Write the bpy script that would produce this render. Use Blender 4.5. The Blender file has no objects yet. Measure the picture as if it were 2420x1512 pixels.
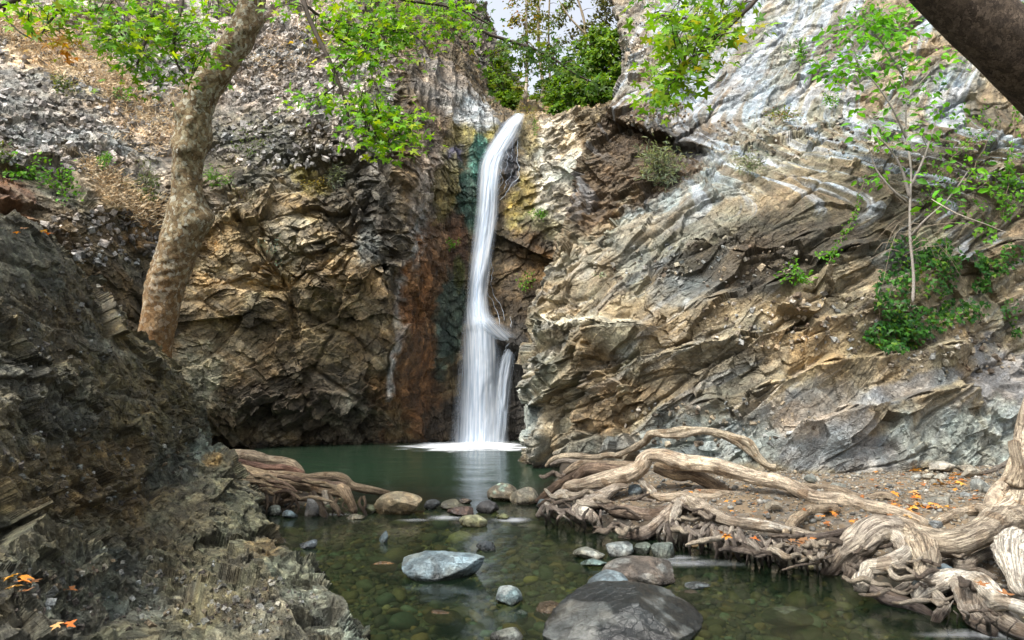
import bpy, math, random
import numpy as np
from mathutils import Vector
R = math.radians
scene = bpy.context.scene
COL = scene.collection
# ------------------------------------------------------------------ camera
CAM_H, FPX, PITCH = 1.7, 680.0, 5.04
cam = bpy.data.objects.new("camera", bpy.data.cameras.new("camera"))
COL.objects.link(cam)
cam.location = (0, 0, CAM_H)
cam.rotation_euler = (R(90 + PITCH), 0, 0)
cam.data.sensor_width = 36
cam.data.lens = 36 * FPX / 1024
cam.data.clip_start = 0.05
cam.data.clip_end = 1000
scene.camera = cam
# ------------------------------------------------------------------ world, sun, exposure
SUN_EL, SUN_AZ = 60, 226          # azimuth clockwise from +Y: behind the camera, a little to the left
w = bpy.data.worlds.new("World")
scene.world = w
w.use_nodes = True
nt = w.node_tree
bg = nt.nodes["Background"]
sky = nt.nodes.new("ShaderNodeTexSky")
sky.sky_type = 'NISHITA'
sky.sun_disc = False
sky.sun_elevation = R(SUN_EL)
sky.sun_rotation = R(SUN_AZ)
sky.air_density = 1.0
sky.dust_density = 6.0
sky.ozone_density = 1.0
hs = nt.nodes.new("ShaderNodeHueSaturation")
hs.inputs["Saturation"].default_value = 0.36
hs.inputs["Value"].default_value = 1.3
nt.links.new(sky.outputs[0], hs.inputs["Color"])
nt.links.new(hs.outputs[0], bg.inputs[0])
bg.inputs[1].default_value = 0.15
sl = bpy.data.lights.new("sun", 'SUN')
sl.energy = 2.0
sl.angle = R(11)
sl.color = (1.0, 0.95, 0.86)
sun = bpy.data.objects.new("sun", sl)
COL.objects.link(sun)
sd = Vector((math.sin(R(SUN_AZ)) * math.cos(R(SUN_EL)), math.cos(R(SUN_AZ)) * math.cos(R(SUN_EL)), math.sin(R(SUN_EL))))
sun.rotation_euler = sd.to_track_quat('Z', 'Y').to_euler()
scene.view_settings.view_transform = 'Standard'
scene.view_settings.look = 'None'
scene.view_settings.gamma = 1
scene.view_settings.exposure = 0.97
scene.cycles.max_bounces = 8
scene.cycles.transparent_max_bounces = 24
scene.cycles.caustics_reflective = False
scene.cycles.caustics_refractive = False

# ------------------------------------------------------------------ survey: photo pixel (2419 wide) + distance -> world point
K = 1024 / 2419
ct, st = math.cos(R(PITCH)), math.sin(R(PITCH))
def at(X, Y, d):
    X = np.asarray(X, float); Y = np.asarray(Y, float); d = np.asarray(d, float)
    cx = (X * K - 512) / FPX; cy = (320 - Y * K) / FPX
    dy = ct - cy * st
    return np.stack([cx / dy * d, d, CAM_H + (st + cy * ct) / dy * d], -1)
def at_z(X, Y, z):
    cy = (320 - Y * K) / FPX
    s = (st + cy * ct) / (ct - cy * st)
    return at(X, Y, (z - CAM_H) / s)
def proj(P):
    P = np.asarray(P, float)
    dx, dy, dz = P[..., 0], P[..., 1], P[..., 2] - CAM_H
    f = dy * ct + dz * st; u = -dy * st + dz * ct
    return (dx / f * FPX + 512) / K, (320 - u / f * FPX) / K, dy
def pxm(d):                       # metres per photo pixel at distance d
    return d * K / FPX

# ------------------------------------------------------------------ noise
U = np.uint32
def hsh(ix, iy, iz, s):
    with np.errstate(over='ignore'):
        h = (ix.astype(np.int64).astype(U) * U(0x8da6b343)) ^ (iy.astype(np.int64).astype(U) * U(0xd8163841)) ^ (iz.astype(np.int64).astype(U) * U(0xcb1ab31f))
        h = h ^ U((s * 0x9E3779B9) & 0xffffffff)
        h ^= h >> U(15); h *= U(0x2c1b3c6d); h ^= h >> U(12); h *= U(0x297a2d39); h ^= h >> U(15)
    return h.astype(np.float32) / np.float32(4294967296.0)
def vnoise(p, s=0):
    i = np.floor(p); f = (p - i).astype(np.float32); i = i.astype(np.int64)
    f = f * f * f * (f * (f * 6 - 15) + 10)
    r = 0
    for a in (0, 1):
        wa = f[:, 0] if a else 1 - f[:, 0]
        for b in (0, 1):
            wb = wa * (f[:, 1] if b else 1 - f[:, 1])
            for c in (0, 1):
                r = r + wb * (f[:, 2] if c else 1 - f[:, 2]) * hsh(i[:, 0] + a, i[:, 1] + b, i[:, 2] + c, s)
    return r * 2 - 1
def fbm(p, o=4, s=0, g=0.5, lac=2.03):
    r = 0; a = 1.0; t = 0
    for k in range(o):
        r = r + a * vnoise(p, s + 17 * k); t += a; a *= g; p = p * lac + 13.7
    return r / t
def ridged(p, o=4, s=0):
    r = 0; a = 1.0; t = 0
    for k in range(o):
        r = r + a * (1 - 2 * np.abs(vnoise(p, s + 31 * k))); t += a; a *= 0.5; p = p * 2.1 + 7.3
    return r / t
OFF = [(a, b, c) for a in (-1, 0, 1) for b in (-1, 0, 1) for c in (-1, 0, 1)]
def cells(p, s, tilt, cheb=0.5, off_w=0.5):   # broken faces: every cell is a tilted plane; returns height, random tint
    i = np.floor(p).astype(np.int64)
    best = np.full(len(p), 1e9, np.float32); bi = i.copy()
    for o in OFF:
        j = i + np.array(o)
        c = np.stack([hsh(j[:, 0], j[:, 1], j[:, 2], s + k) for k in range(3)], 1) * 0.9 + 0.05 + j
        a = np.abs(p - c)
        d = (1 - cheb) * np.sqrt((a ** 2).sum(1)) + cheb * a.max(1)
        m = d < best
        best[m] = d[m]; bi[m] = j[m]
    c = np.stack([hsh(bi[:, 0], bi[:, 1], bi[:, 2], s + k) for k in range(3)], 1) * 0.9 + 0.05 + bi
    g = np.stack([hsh(bi[:, 0], bi[:, 1], bi[:, 2], s + 5 + k) for k in range(3)], 1) * 2 - 1
    off = hsh(bi[:, 0], bi[:, 1], bi[:, 2], s + 9) * 2 - 1
    return off * off_w + tilt * (g * (p - c)).sum(1), hsh(bi[:, 0], bi[:, 1], bi[:, 2], s + 11)
def envel(p, s, tilt):
    return cells(p, s, tilt, 0.6, 0.22)[0]
def joints(P, n, h, w, s, cut=0.05):   # long fractures of one joint set: thin grooves that come and go
    n = np.array(n, float); n /= np.linalg.norm(n)
    v = P @ n / h + 0.55 * fbm(P * 0.35, 2, s) + 0.10 * fbm(P * 2.0, 3, s + 3)
    k = np.floor(v + 0.5); dist = np.abs(v - k) * h
    on = sstep(cut - 0.15, cut + 0.15, vnoise(np.stack([P[:, 0] * 0.7, k * 7.3, P[:, 2] * 0.7], 1), s + 6))
    return np.exp(-(dist / w) ** 2) * on, k
def sstep(a, b, x):
    t = np.clip((x - a) / (b - a), 0, 1)
    return t * t * (3 - 2 * t)
def segdist(X, Y, pts):           # distance to polyline, signed side, parameter 0..1
    best = np.full(X.shape, 1e9); side = np.zeros(X.shape)
    for (x0, y0), (x1, y1) in zip(pts[:-1], pts[1:]):
        dx, dy = x1 - x0, y1 - y0
        t = np.clip(((X - x0) * dx + (Y - y0) * dy) / (dx * dx + dy * dy + 1e-9), 0, 1)
        d = np.hypot(X - x0 - t * dx, Y - y0 - t * dy)
        m = d < best
        best = np.where(m, d, best); side = np.where(m, np.sign((X - x0) * dy - (Y - y0) * dx), side)
    return best, side

# ------------------------------------------------------------------ mesh + object helpers
def new_mesh(name, V, faces, attrs=None, smooth=True, mat=None):
    V = np.ascontiguousarray(V, np.float32)
    if not isinstance(faces, (list, tuple)): faces = [faces]
    faces = [np.asarray(f, np.int32) for f in faces if len(f)]
    me = bpy.data.meshes.new(name)
    me.vertices.add(len(V)); me.vertices.foreach_set("co", V.ravel())
    nl = sum(f.size for f in faces); nf = sum(len(f) for f in faces)
    me.loops.add(nl); me.polygons.add(nf)
    me.loops.foreach_set("vertex_index", np.concatenate([f.ravel() for f in faces]))
    starts = []; c = 0
    for f in faces:
        starts.append(c + np.arange(len(f)) * f.shape[1]); c += f.size
    me.polygons.foreach_set("loop_start", np.concatenate(starts).astype(np.int32))
    me.update(calc_edges=True)
    me.polygons.foreach_set("use_smooth", np.full(nf, bool(smooth)))
    for k, v in (attrs or {}).items():
        v = np.asarray(v, np.float32)
        if v.ndim == 1:
            a = me.attributes.new(k, 'FLOAT', 'POINT'); a.data.foreach_set("value", v)
        else:
            if v.shape[1] == 3: v = np.concatenate([v, np.ones((len(v), 1), np.float32)], 1)
            a = me.attributes.new(k, 'FLOAT_COLOR', 'POINT'); a.data.foreach_set("color", np.ascontiguousarray(v).ravel())
    if mat: me.materials.append(mat)
    me.validate()
    return me
def obj(name, me, parent=None):
    o = bpy.data.objects.new(name, me); COL.objects.link(o)
    if parent: o.parent = parent
    return o
def tag(o, label=None, cat=None, group=None, kind=None):
    if label: o["label"] = label
    if cat: o["category"] = cat
    if group: o["group"] = group
    if kind: o["kind"] = kind
    return o
def empty(name, label, cat, loc=(0, 0, 0), group=None):
    o = bpy.data.objects.new(name, None); COL.objects.link(o)
    o.location = [float(v) for v in loc]
    return tag(o, label, cat, group)
class MB:                          # collects pieces into ONE mesh
    def __init__(s): s.V = []; s.F = {}; s.A = {}; s.n = 0
    def add(s, V, F, **attrs):
        V = np.asarray(V, np.float32)
        s.V.append(V)
        for f in (F if isinstance(F, list) else [F]):
            f = np.asarray(f, np.int64); s.F.setdefault(f.shape[1], []).append(f + s.n)
        for k, v in attrs.items():
            v = np.asarray(v, np.float32)
            if v.ndim == 1 and len(v) == 3 and len(V) != 3: v = np.tile(v, (len(V), 1))
            if v.ndim == 0: v = np.full(len(V), v)
            s.A.setdefault(k, []).append(v)
        s.n += len(V)
    def mesh(s, name, mat=None, origin=(0, 0, 0), smooth=True):
        V = np.concatenate(s.V) - np.array(origin, np.float32)
        return new_mesh(name, V, [np.concatenate(f) for f in s.F.values()], {k: np.concatenate(v) for k, v in s.A.items()}, smooth, mat)
    def build(s, name, mat=None, parent=None, smooth=True):
        o = (0, 0, 0) if parent is None else parent.location
        return obj(name, s.mesh(name, mat, o, smooth), parent)

def cr(P, n):                      # Catmull-Rom through the rows of P, n[i] steps per interval
    P = np.asarray(P, float)
    Q = np.concatenate([[2 * P[0] - P[1]], P, [2 * P[-1] - P[-2]]])
    out = []
    for i in range(len(P) - 1):
        t = np.arange(n[i]) / n[i]
        t = t.reshape((-1,) + (1,) * (P.ndim - 1))
        a, b, c, d = Q[i], Q[i + 1], Q[i + 2], Q[i + 3]
        out.append(0.5 * (2 * b + (c - a) * t + (2 * a - 5 * b + 4 * c - d) * t ** 2 + (3 * b - a - 3 * c + d) * t ** 3))
    out.append(P[-1:])
    return np.concatenate(out)
def grid_faces(h, w):
    i = np.arange(h * w).reshape(h, w)
    return np.stack([i[:-1, :-1], i[:-1, 1:], i[1:, 1:], i[1:, :-1]], -1).reshape(-1, 4)
def grid_normals(P):
    def blur(A, ax, k):
        k = max(1, min(k, A.shape[ax] // 4))
        A = np.moveaxis(A, ax, 0)
        Q = np.concatenate([np.repeat(A[:1], k, 0), A, np.repeat(A[-1:], k, 0)])
        c = np.concatenate([np.zeros_like(Q[:1]), np.cumsum(Q, 0)])
        return np.moveaxis((c[2 * k + 1:] - c[:-2 * k - 1]) / (2 * k + 1), 0, ax)
    du = np.gradient(P, axis=1); dv = np.gradient(P, axis=0)
    n = np.cross(du, dv); n /= np.linalg.norm(n, axis=-1, keepdims=True) + 1e-9
    for _ in range(2): n = blur(blur(n, 0, 12), 1, 12)
    n /= np.linalg.norm(n, axis=-1, keepdims=True) + 1e-9
    return n

# ------------------------------------------------------------------ node helpers
class NT:
    def __init__(s, name):
        s.m = bpy.data.materials.new(name); s.m.use_nodes = True
        s.t = s.m.node_tree; s.t.nodes.clear()
        s.out = s.t.nodes.new("ShaderNodeOutputMaterial")
    def n(s, typ, **kw):
        nd = s.t.nodes.new("ShaderNode" + typ)
        for k, v in kw.items():
            if k.startswith("i_"):
                k = k[2:]
                key = int(k) if k.isdigit() else k.replace("_", " ")
                if hasattr(v, "bl_idname") or isinstance(v, bpy.types.NodeSocket): s.t.links.new(v, nd.inputs[key])
                else: nd.inputs[key].default_value = v
            else: setattr(nd, k, v)
        return nd
    def attr(s, name, out="Color"): return s.n("Attribute", attribute_name=name).outputs[out]
    def mix(s, a, b, f, mode='MIX'):
        nd = s.n("MixRGB", blend_type=mode)
        for k, v in (("Fac", f), ("Color1", a), ("Color2", b)):
            if isinstance(v, bpy.types.NodeSocket): s.t.links.new(v, nd.inputs[k])
            else: nd.inputs[k].default_value = v if not isinstance(v, tuple) or len(v) == 4 else v + (1,)
        return nd.outputs[0]
    def math(s, op, a, b=None, clamp=False):
        nd = s.n("Math", operation=op, use_clamp=clamp)
        for k, v in ((0, a), (1, b)):
            if v is None: continue
            if isinstance(v, bpy.types.NodeSocket): s.t.links.new(v, nd.inputs[k])
            else: nd.inputs[k].default_value = v
        return nd.outputs[0]
    def ramp(s, fac, stops):
        nd = s.n("ValToRGB", i_Fac=fac)
        e = nd.color_ramp.elements
        while len(e) < len(stops): e.new(0.5)
        for el, (p, c) in zip(e, stops):
            el.position = p
            el.color = (c, c, c, 1) if isinstance(c, (int, float)) else tuple(c) + (1,)
        return nd.outputs[0]
    def noise(s, vec, scale, detail=6, rough=0.6, dist=0.0):
        return s.n("TexNoise", i_Vector=vec, i_Scale=scale, i_Detail=detail, i_Roughness=rough, i_Distortion=dist)
    def done(s, sh):
        s.t.links.new(sh, s.out.inputs[0]); return s.m
# ------------------------------------------------------------------ materials
def mat_rock(name, sc, rough=0.62, bump=0.05, wet=False, contrast=1.0, spec=0.45, wz=(0.16, 0.32)):
    """fractured rock: lithology comes from the Col attribute, broken faces from Tint; sc = grains per metre"""
    t = NT(name)
    P = t.n("TexCoord").outputs["Object"]
    wp = t.noise(P, sc * 0.25, 4)
    Pw = t.mix(P, wp.outputs["Color"], 0.06, 'ADD')
    col = t.attr("Col")
    n1 = t.noise(P, sc * 0.18, 9, 0.68)
    col = t.mix(col, t.ramp(n1.outputs[0], [(0.25, 1 - 0.5 * contrast), (0.5, 1.0), (0.78, 1 + 0.75 * contrast)]), 1.0, 'MULTIPLY')
    tint = t.attr("Tint", "Fac")
    col = t.mix(col, t.ramp(tint, [(0, 1 - 0.42 * contrast), (0.6, 1.0), (1, 1 + 0.55 * contrast)]), 1.0, 'MULTIPLY')
    v = t.n("TexVoronoi", i_Vector=Pw, i_Scale=sc * 0.55)
    vc = t.n("SeparateColor", i_0=v.outputs["Color"])
    col = t.mix(col, t.ramp(vc.outputs[0], [(0, 0.62), (0.7, 1.0), (1, 1.45)]), 0.8 * contrast, 'MULTIPLY')
    # hue drift: rusty and bluish patches
    n2 = t.noise(P, sc * 0.09, 5, 0.6, 0.6)
    col = t.mix(col, t.ramp(n2.outputs[0], [(0.3, (0.86, 1.0, 1.08)), (0.5, (1, 1, 1)), (0.72, (1.14, 0.98, 0.80))]), 0.9, 'MULTIPLY')
    n3 = t.noise(P, sc * 2.2, 3, 0.7)
    col = t.mix(col, t.ramp(n3.outputs[0], [(0.3, 0.6), (0.5, 1.0), (0.7, 1.35)]), 0.8, 'MULTIPLY')
    rg = t.ramp(n1.outputs[0], [(0.3, rough - 0.12), (0.7, rough + 0.15)])
    if wet:
        z = t.n("SeparateXYZ", i_0=t.n("NewGeometry").outputs["Position"]).outputs[2]
        zz = t.math('ADD', z, t.math('MULTIPLY', n1.outputs[0], 0.25))
        m = t.ramp(zz, [(wz[0], 1.0), (wz[1], 0.0)])
        col = t.mix(col, t.mix(col, (0.38, 0.36, 0.33), 1.0, 'MULTIPLY'), m)
        rg = t.mix(rg, (0.22, 0.22, 0.22), m)
    b = t.noise(P, sc * 1.1, 8, 0.7)
    v2 = t.n("TexVoronoi", i_Vector=Pw, i_Scale=sc * 0.8, feature='DISTANCE_TO_EDGE')
    crack = t.ramp(v2.outputs[0], [(0.0, 0.0), (0.06, 1.0)])
    hgt = t.math('ADD', b.outputs[0], t.math('MULTIPLY', crack, 0.25))
    hgt = t.math('ADD', hgt, t.math('MULTIPLY', vc.outputs[1], 0.35))
    bp = t.n("Bump", i_Strength=1.0, i_Distance=bump, i_Height=hgt)
    s = t.n("BsdfPrincipled", i_Base_Color=col, i_Roughness=rg, i_Normal=bp.outputs[0])
    s.inputs["Specular IOR Level"].default_value = spec
    return t.done(s.outputs[0])

def mat_water():
    t = NT("stream_water")
    P = t.n("TexCoord").outputs["Object"]
    n = t.noise(P, 1.6, 3, 0.5)
    n2 = t.noise(P, 7.0, 2, 0.5)
    h = t.math('ADD', n.outputs[0], t.math('MULTIPLY', n2.outputs[0], 0.12))
    bp = t.n("Bump", i_Strength=0.35, i_Distance=0.05, i_Height=h)
    fr = t.n("Fresnel", i_IOR=1.33, i_Normal=bp.outputs[0])
    tr = t.n("BsdfTransparent", i_Color=t.mix((0.53, 0.60, 0.44), (0.53, 0.60, 0.44), 0.0))
    gl = t.n("BsdfGlossy", i_Color=(1, 1, 1, 1), i_Roughness=0.16, i_Normal=bp.outputs[0])
    mk = t.n("BsdfDiffuse", i_Color=(0.010, 0.026, 0.013, 1))
    body = t.n("MixShader", i_0=t.attr("Murk", "Fac"), i_1=tr.outputs[0], i_2=mk.outputs[0])
    sh = t.n("MixShader", i_0=fr.outputs[0], i_1=body.outputs[0], i_2=gl.outputs[0])
    # aerated water
    fo = t.attr("Foam", "Fac")
    fn = t.noise(t.n("Mapping", i_Vector=P, i_Scale=(5.0, 1.2, 1)).outputs[0], 2.0, 5, 0.6)
    f = t.math('MULTIPLY', fo, t.math('ADD', t.math('MULTIPLY', fn.outputs[0], 1.1), 0.45), True)
    fd = t.n("BsdfDiffuse", i_Color=(0.86, 0.90, 0.95, 1))
    ft = t.n("BsdfTranslucent", i_Color=(0.86, 0.90, 0.95, 1))
    fs = t.n("MixShader", i_0=0.35, i_1=fd.outputs[0], i_2=ft.outputs[0])
    sh2 = t.n("MixShader", i_0=f, i_1=sh.outputs[0], i_2=fs.outputs[0])
    return t.done(sh2.outputs[0])

def mat_fall():
    t = NT("falling_water")
    a = t.attr("Dens", "Fac"); s_ = t.attr("FlowU", "Fac"); l = t.attr("FlowV", "Fac")
    vec = t.n("CombineXYZ", i_X=s_, i_Y=l, i_Z=0.0).outputs[0]
    n1 = t.noise(t.n("Mapping", i_Vector=vec, i_Scale=(6, 0.4, 1)).outputs[0], 1.0, 6, 0.62, 0.25)
    n2 = t.noise(t.n("Mapping", i_Vector=vec, i_Scale=(22, 0.7, 1)).outputs[0], 1.0, 3, 0.6, 0.1)
    st_ = t.math('ADD', t.math('MULTIPLY', n1.outputs[0], 0.7), t.math('MULTIPLY', n2.outputs[0], 0.25))
    st_ = t.ramp(st_, [(0.32, 0.15), (0.6, 1.0)])
    # dense water stays white, thin water breaks up into threads
    al = t.math('MULTIPLY', a, t.math('ADD', t.math('MULTIPLY', st_, 0.75), t.math('ADD', t.math('MULTIPLY', a, 0.42), 0.04)), True)
    c = t.ramp(n1.outputs[0], [(0.3, (0.62, 0.79, 1.0)), (0.65, (0.92, 0.96, 1.0))])
    d = t.n("BsdfDiffuse", i_Color=c); tl = t.n("BsdfTranslucent", i_Color=c)
    m = t.n("MixShader", i_0=0.4, i_1=d.outputs[0], i_2=tl.outputs[0])
    tr = t.n("BsdfTransparent")
    sh = t.n("MixShader", i_0=al, i_1=tr.outputs[0], i_2=m.outputs[0])
    return t.done(sh.outputs[0])

def mat_leaf(name, trans=0.45, rough=0.45):
    t = NT(name)
    col = t.attr("Col")
    P = t.n("TexCoord").outputs["Object"]
    n = t.noise(P, 30, 3)
    col = t.mix(col, t.ramp(n.outputs[0], [(0.3, 0.75), (0.7, 1.25)]), 1.0, 'MULTIPLY')
    s = t.n("BsdfPrincipled", i_Base_Color=col, i_Roughness=rough)
    s.inputs["Specular IOR Level"].default_value = 0.2
    tl = t.n("BsdfTranslucent", i_Color=t.mix(col, (1.25, 1.15, 0.5), 1.0, 'MULTIPLY'))
    m = t.n("MixShader", i_0=trans, i_1=s.outputs[0], i_2=tl.outputs[0])
    return t.done(m.outputs[0])

def mat_bark(name, stops, patch=9.0, lower=None, bump=0.02, rough=0.8, mott=1.0):
    """flaking plane bark: warped scales of several tones; lower = (z0, z1, colour) for the old brown bark at the foot"""
    t = NT(name)
    P = t.n("TexCoord").outputs["Object"]
    wn = t.noise(P, patch * 0.8, 4)
    Pw = t.mix(P, wn.outputs["Color"], 0.10, 'ADD')
    Pm = t.n("Mapping", i_Vector=Pw, i_Scale=(1, 1, 0.75)).outputs[0]
    v = t.n("TexVoronoi", i_Vector=Pm, i_Scale=patch)
    vc = t.n("SeparateColor", i_0=v.outputs["Color"])
    col = t.ramp(vc.outputs[0], stops)
    n = t.noise(P, patch * 0.25, 6, 0.65)
    col = t.mix(col, t.ramp(n.outputs[0], [(0.3, 0.6), (0.5, 1.0), (0.72, 1.3)]), mott, 'MULTIPLY')
    n2 = t.noise(P, patch * 5, 5, 0.7)
    col = t.mix(col, t.ramp(n2.outputs[0], [(0.32, 0.45), (0.5, 1.0), (0.7, 1.25)]), 0.85, 'MULTIPLY')
    if lower:
        z = t.n("SeparateXYZ", i_0=t.n("NewGeometry").outputs["Position"]).outputs[2]
        zz = t.math('ADD', z, t.math('MULTIPLY', n.outputs[0], 1.2))
        m = t.n("MapRange", i_Value=zz, i_1=lower[0], i_2=lower[1], i_3=1.0, i_4=0.0).outputs[0]
        lc = t.mix(lower[2], t.ramp(n2.outputs[0], [(0.3, 0.5), (0.7, 1.5)]), 1.0, 'MULTIPLY')
        col = t.mix(col, lc, t.math('MULTIPLY', m, 0.9))
    v2 = t.n("TexVoronoi", i_Vector=Pm, i_Scale=patch, feature='DISTANCE_TO_EDGE')
    e = t.ramp(v2.outputs[0], [(0.0, 0.0), (0.08, 1.0)])
    col = t.mix(col, t.ramp(v2.outputs[0], [(0.0, 0.5), (0.05, 0.85), (0.12, 1.0)]), 0.8, 'MULTIPLY')
    h = t.math('ADD', t.math('MULTIPLY', e, 0.5), t.math('ADD', t.math('MULTIPLY', vc.outputs[1], 0.6), t.math('MULTIPLY', n2.outputs[0], 0.9)))
    bp = t.n("Bump", i_Strength=0.9, i_Distance=bump, i_Height=h)
    s = t.n("BsdfPrincipled", i_Base_Color=col, i_Roughness=rough, i_Normal=bp.outputs[0])
    s.inputs["Specular IOR Level"].default_value = 0.25
    return t.done(s.outputs[0])

def mat_root():
    """weathered debarked wood: grain follows the root (Ang, Len), soaked dark near the water"""
    t = NT("root_wood")
    P = t.n("TexCoord").outputs["Object"]
    a = t.attr("Ang", "Fac"); l = t.attr("Len", "Fac")
    vec = t.n("CombineXYZ", i_X=t.math('MULTIPLY', t.math('COSINE', a), 1.0), i_Y=t.math('SINE', a), i_Z=t.math('MULTIPLY', l, 1.3)).outputs[0]
    g = t.noise(vec, 4.5, 7, 0.65, 0.6)
    n = t.noise(P, 2.6, 7, 0.65, 0.4)
    col = t.attr("Col")
    col = t.mix(col, t.ramp(g.outputs[0], [(0.3, (0.40, 0.36, 0.34)), (0.47, (0.85, 0.83, 0.8)), (0.66, (1.5, 1.48, 1.42))]), 1.0, 'MULTIPLY')
    col = t.mix(col, t.ramp(n.outputs[0], [(0.32, (0.58, 0.52, 0.47)), (0.5, (1.05, 1.05, 1.05)), (0.74, (1.3, 1.28, 1.22))]), 0.9, 'MULTIPLY')
    n3 = t.noise(P, 45, 4, 0.7)
    col = t.mix(col, t.ramp(n3.outputs[0], [(0.3, 0.6), (0.55, 1.05), (0.75, 1.25)]), 0.8, 'MULTIPLY')
    fz = t.noise(vec, 3.2, 5, 0.6, 0.5)
    fis = t.ramp(t.math('ABSOLUTE', t.math('SUBTRACT', fz.outputs[0], 0.5)), [(0.0, 0.0), (0.022, 1.0)])
    col = t.mix(col, t.mix((0.35, 0.30, 0.26), (1.0, 1.0, 1.0), fis), 0.8, 'MULTIPLY')
    v3 = t.n("TexVoronoi", i_Vector=t.mix(P, n.outputs[1], 0.2, 'ADD'), i_Scale=9.0)
    v3c = t.n("SeparateColor", i_0=v3.outputs["Color"])
    col = t.mix(col, t.ramp(v3c.outputs[0], [(0.0, (0.62, 0.52, 0.42)), (0.25, (1, 1, 1)), (0.75, (1, 1, 1)), (0.9, (1.25, 1.24, 1.2))]), 0.8, 'MULTIPLY')
    z = t.n("SeparateXYZ", i_0=t.n("NewGeometry").outputs["Position"]).outputs[2]
    zz = t.math('ADD', z, t.math('MULTIPLY', n.outputs[0], 0.22))
    m = t.ramp(zz, [(0.14, 1.0), (0.27, 0.0)])
    col = t.mix(col, t.mix(col, (0.30, 0.27, 0.27), 1.0, 'MULTIPLY'), m)
    rg = t.mix((0.72, 0.72, 0.72), (0.28, 0.28, 0.28), m)
    g2 = t.noise(vec, 16, 5, 0.7, 0.3)
    col = t.mix(col, t.ramp(g2.outputs[0], [(0.3, 0.55), (0.5, 1.0), (0.7, 1.3)]), 0.85, 'MULTIPLY')
    h = t.math('ADD', t.math('ADD', t.math('ADD', t.math('MULTIPLY', fis, 0.6), t.math('MULTIPLY', g2.outputs[0], 0.8)), t.math('MULTIPLY', g.outputs[0], 1.3)), t.math('MULTIPLY', n3.outputs[0], 0.35))
    bp = t.n("Bump", i_Strength=1.0, i_Distance=0.03, i_Height=h)
    s = t.n("BsdfPrincipled", i_Base_Color=col, i_Roughness=rg, i_Normal=bp.outputs[0])
    s.inputs["Specular IOR Level"].default_value = 0.35
    return t.done(s.outputs[0])

def mat_col(name, rough=0.75, sc=20, spec=0.4, bump=0.004, wetz=None):
    """plain Col attribute with grain: pebbles, grass, twigs, bed"""
    t = NT(name)
    P = t.n("TexCoord").outputs["Object"]
    n = t.noise(P, sc, 6, 0.7)
    col = t.mix(t.attr("Col"), t.ramp(n.outputs[0], [(0.28, 0.5), (0.5, 1.0), (0.75, 1.5)]), 0.9, 'MULTIPLY')
    bp = t.n("Bump", i_Strength=0.7, i_Distance=bump, i_Height=n.outputs[0])
    s = t.n("BsdfPrincipled", i_Base_Color=col, i_Roughness=rough, i_Normal=bp.outputs[0])
    s.inputs["Specular IOR Level"].default_value = spec
    return t.done(s.outputs[0])

M_LEFT = mat_rock("left_cliff_rock", 10, bump=0.07, wet=True, contrast=1.25)
M_RIGHT = mat_rock("right_cliff_rock", 14, bump=0.05, wet=True, contrast=0.9)
M_OUT = mat_rock("outcrop_rock", 40, bump=0.03, wet=True, rough=0.5, contrast=1.35)
M_WET = mat_rock("wet_boulder", 18, bump=0.012, wet=True, rough=0.45, contrast=0.9, wz=(0.5, 0.9))
M_STONE = mat_rock("stream_stone", 30, bump=0.016, wet=True, rough=0.5, contrast=1.3, wz=(0.15, 0.20))
M_WATER = mat_water()
M_FALL = mat_fall()
M_LEAF = mat_leaf("plane_leaf")
M_DRY = mat_leaf("dry_leaf", 0.2, 0.6)
M_GRAIN = mat_col("gravel_grain", 0.7, 25)
M_BED = mat_col("stream_bed", 0.8, 9, bump=0.01)
M_GRASS = mat_col("dry_grass_blade", 0.8, 10)
M_TWIG = mat_col("twig_bark", 0.85, 40)
M_ROOT = mat_root()
M_PLANE = mat_bark("plane_bark", [(0.0, (0.17, 0.11, 0.05)), (0.3, (0.28, 0.20, 0.105)), (0.6, (0.37, 0.295, 0.17)), (0.85, (0.47, 0.43, 0.31)), (1.0, (0.58, 0.55, 0.44))],
                   patch=24, lower=(1.9, 4.4, (0.29, 0.135, 0.04)), bump=0.035)
M_DARK = mat_bark("rough_dark_bark", [(0.0, (0.07, 0.05, 0.035)), (0.6, (0.15, 0.11, 0.075)), (1.0, (0.24, 0.18, 0.13))], patch=42, bump=0.035)
M_PALE = mat_bark("pale_bark", [(0.0, (0.30, 0.25, 0.18)), (0.6, (0.42, 0.37, 0.28)), (1.0, (0.5, 0.46, 0.38))], patch=8, bump=0.005)
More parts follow.
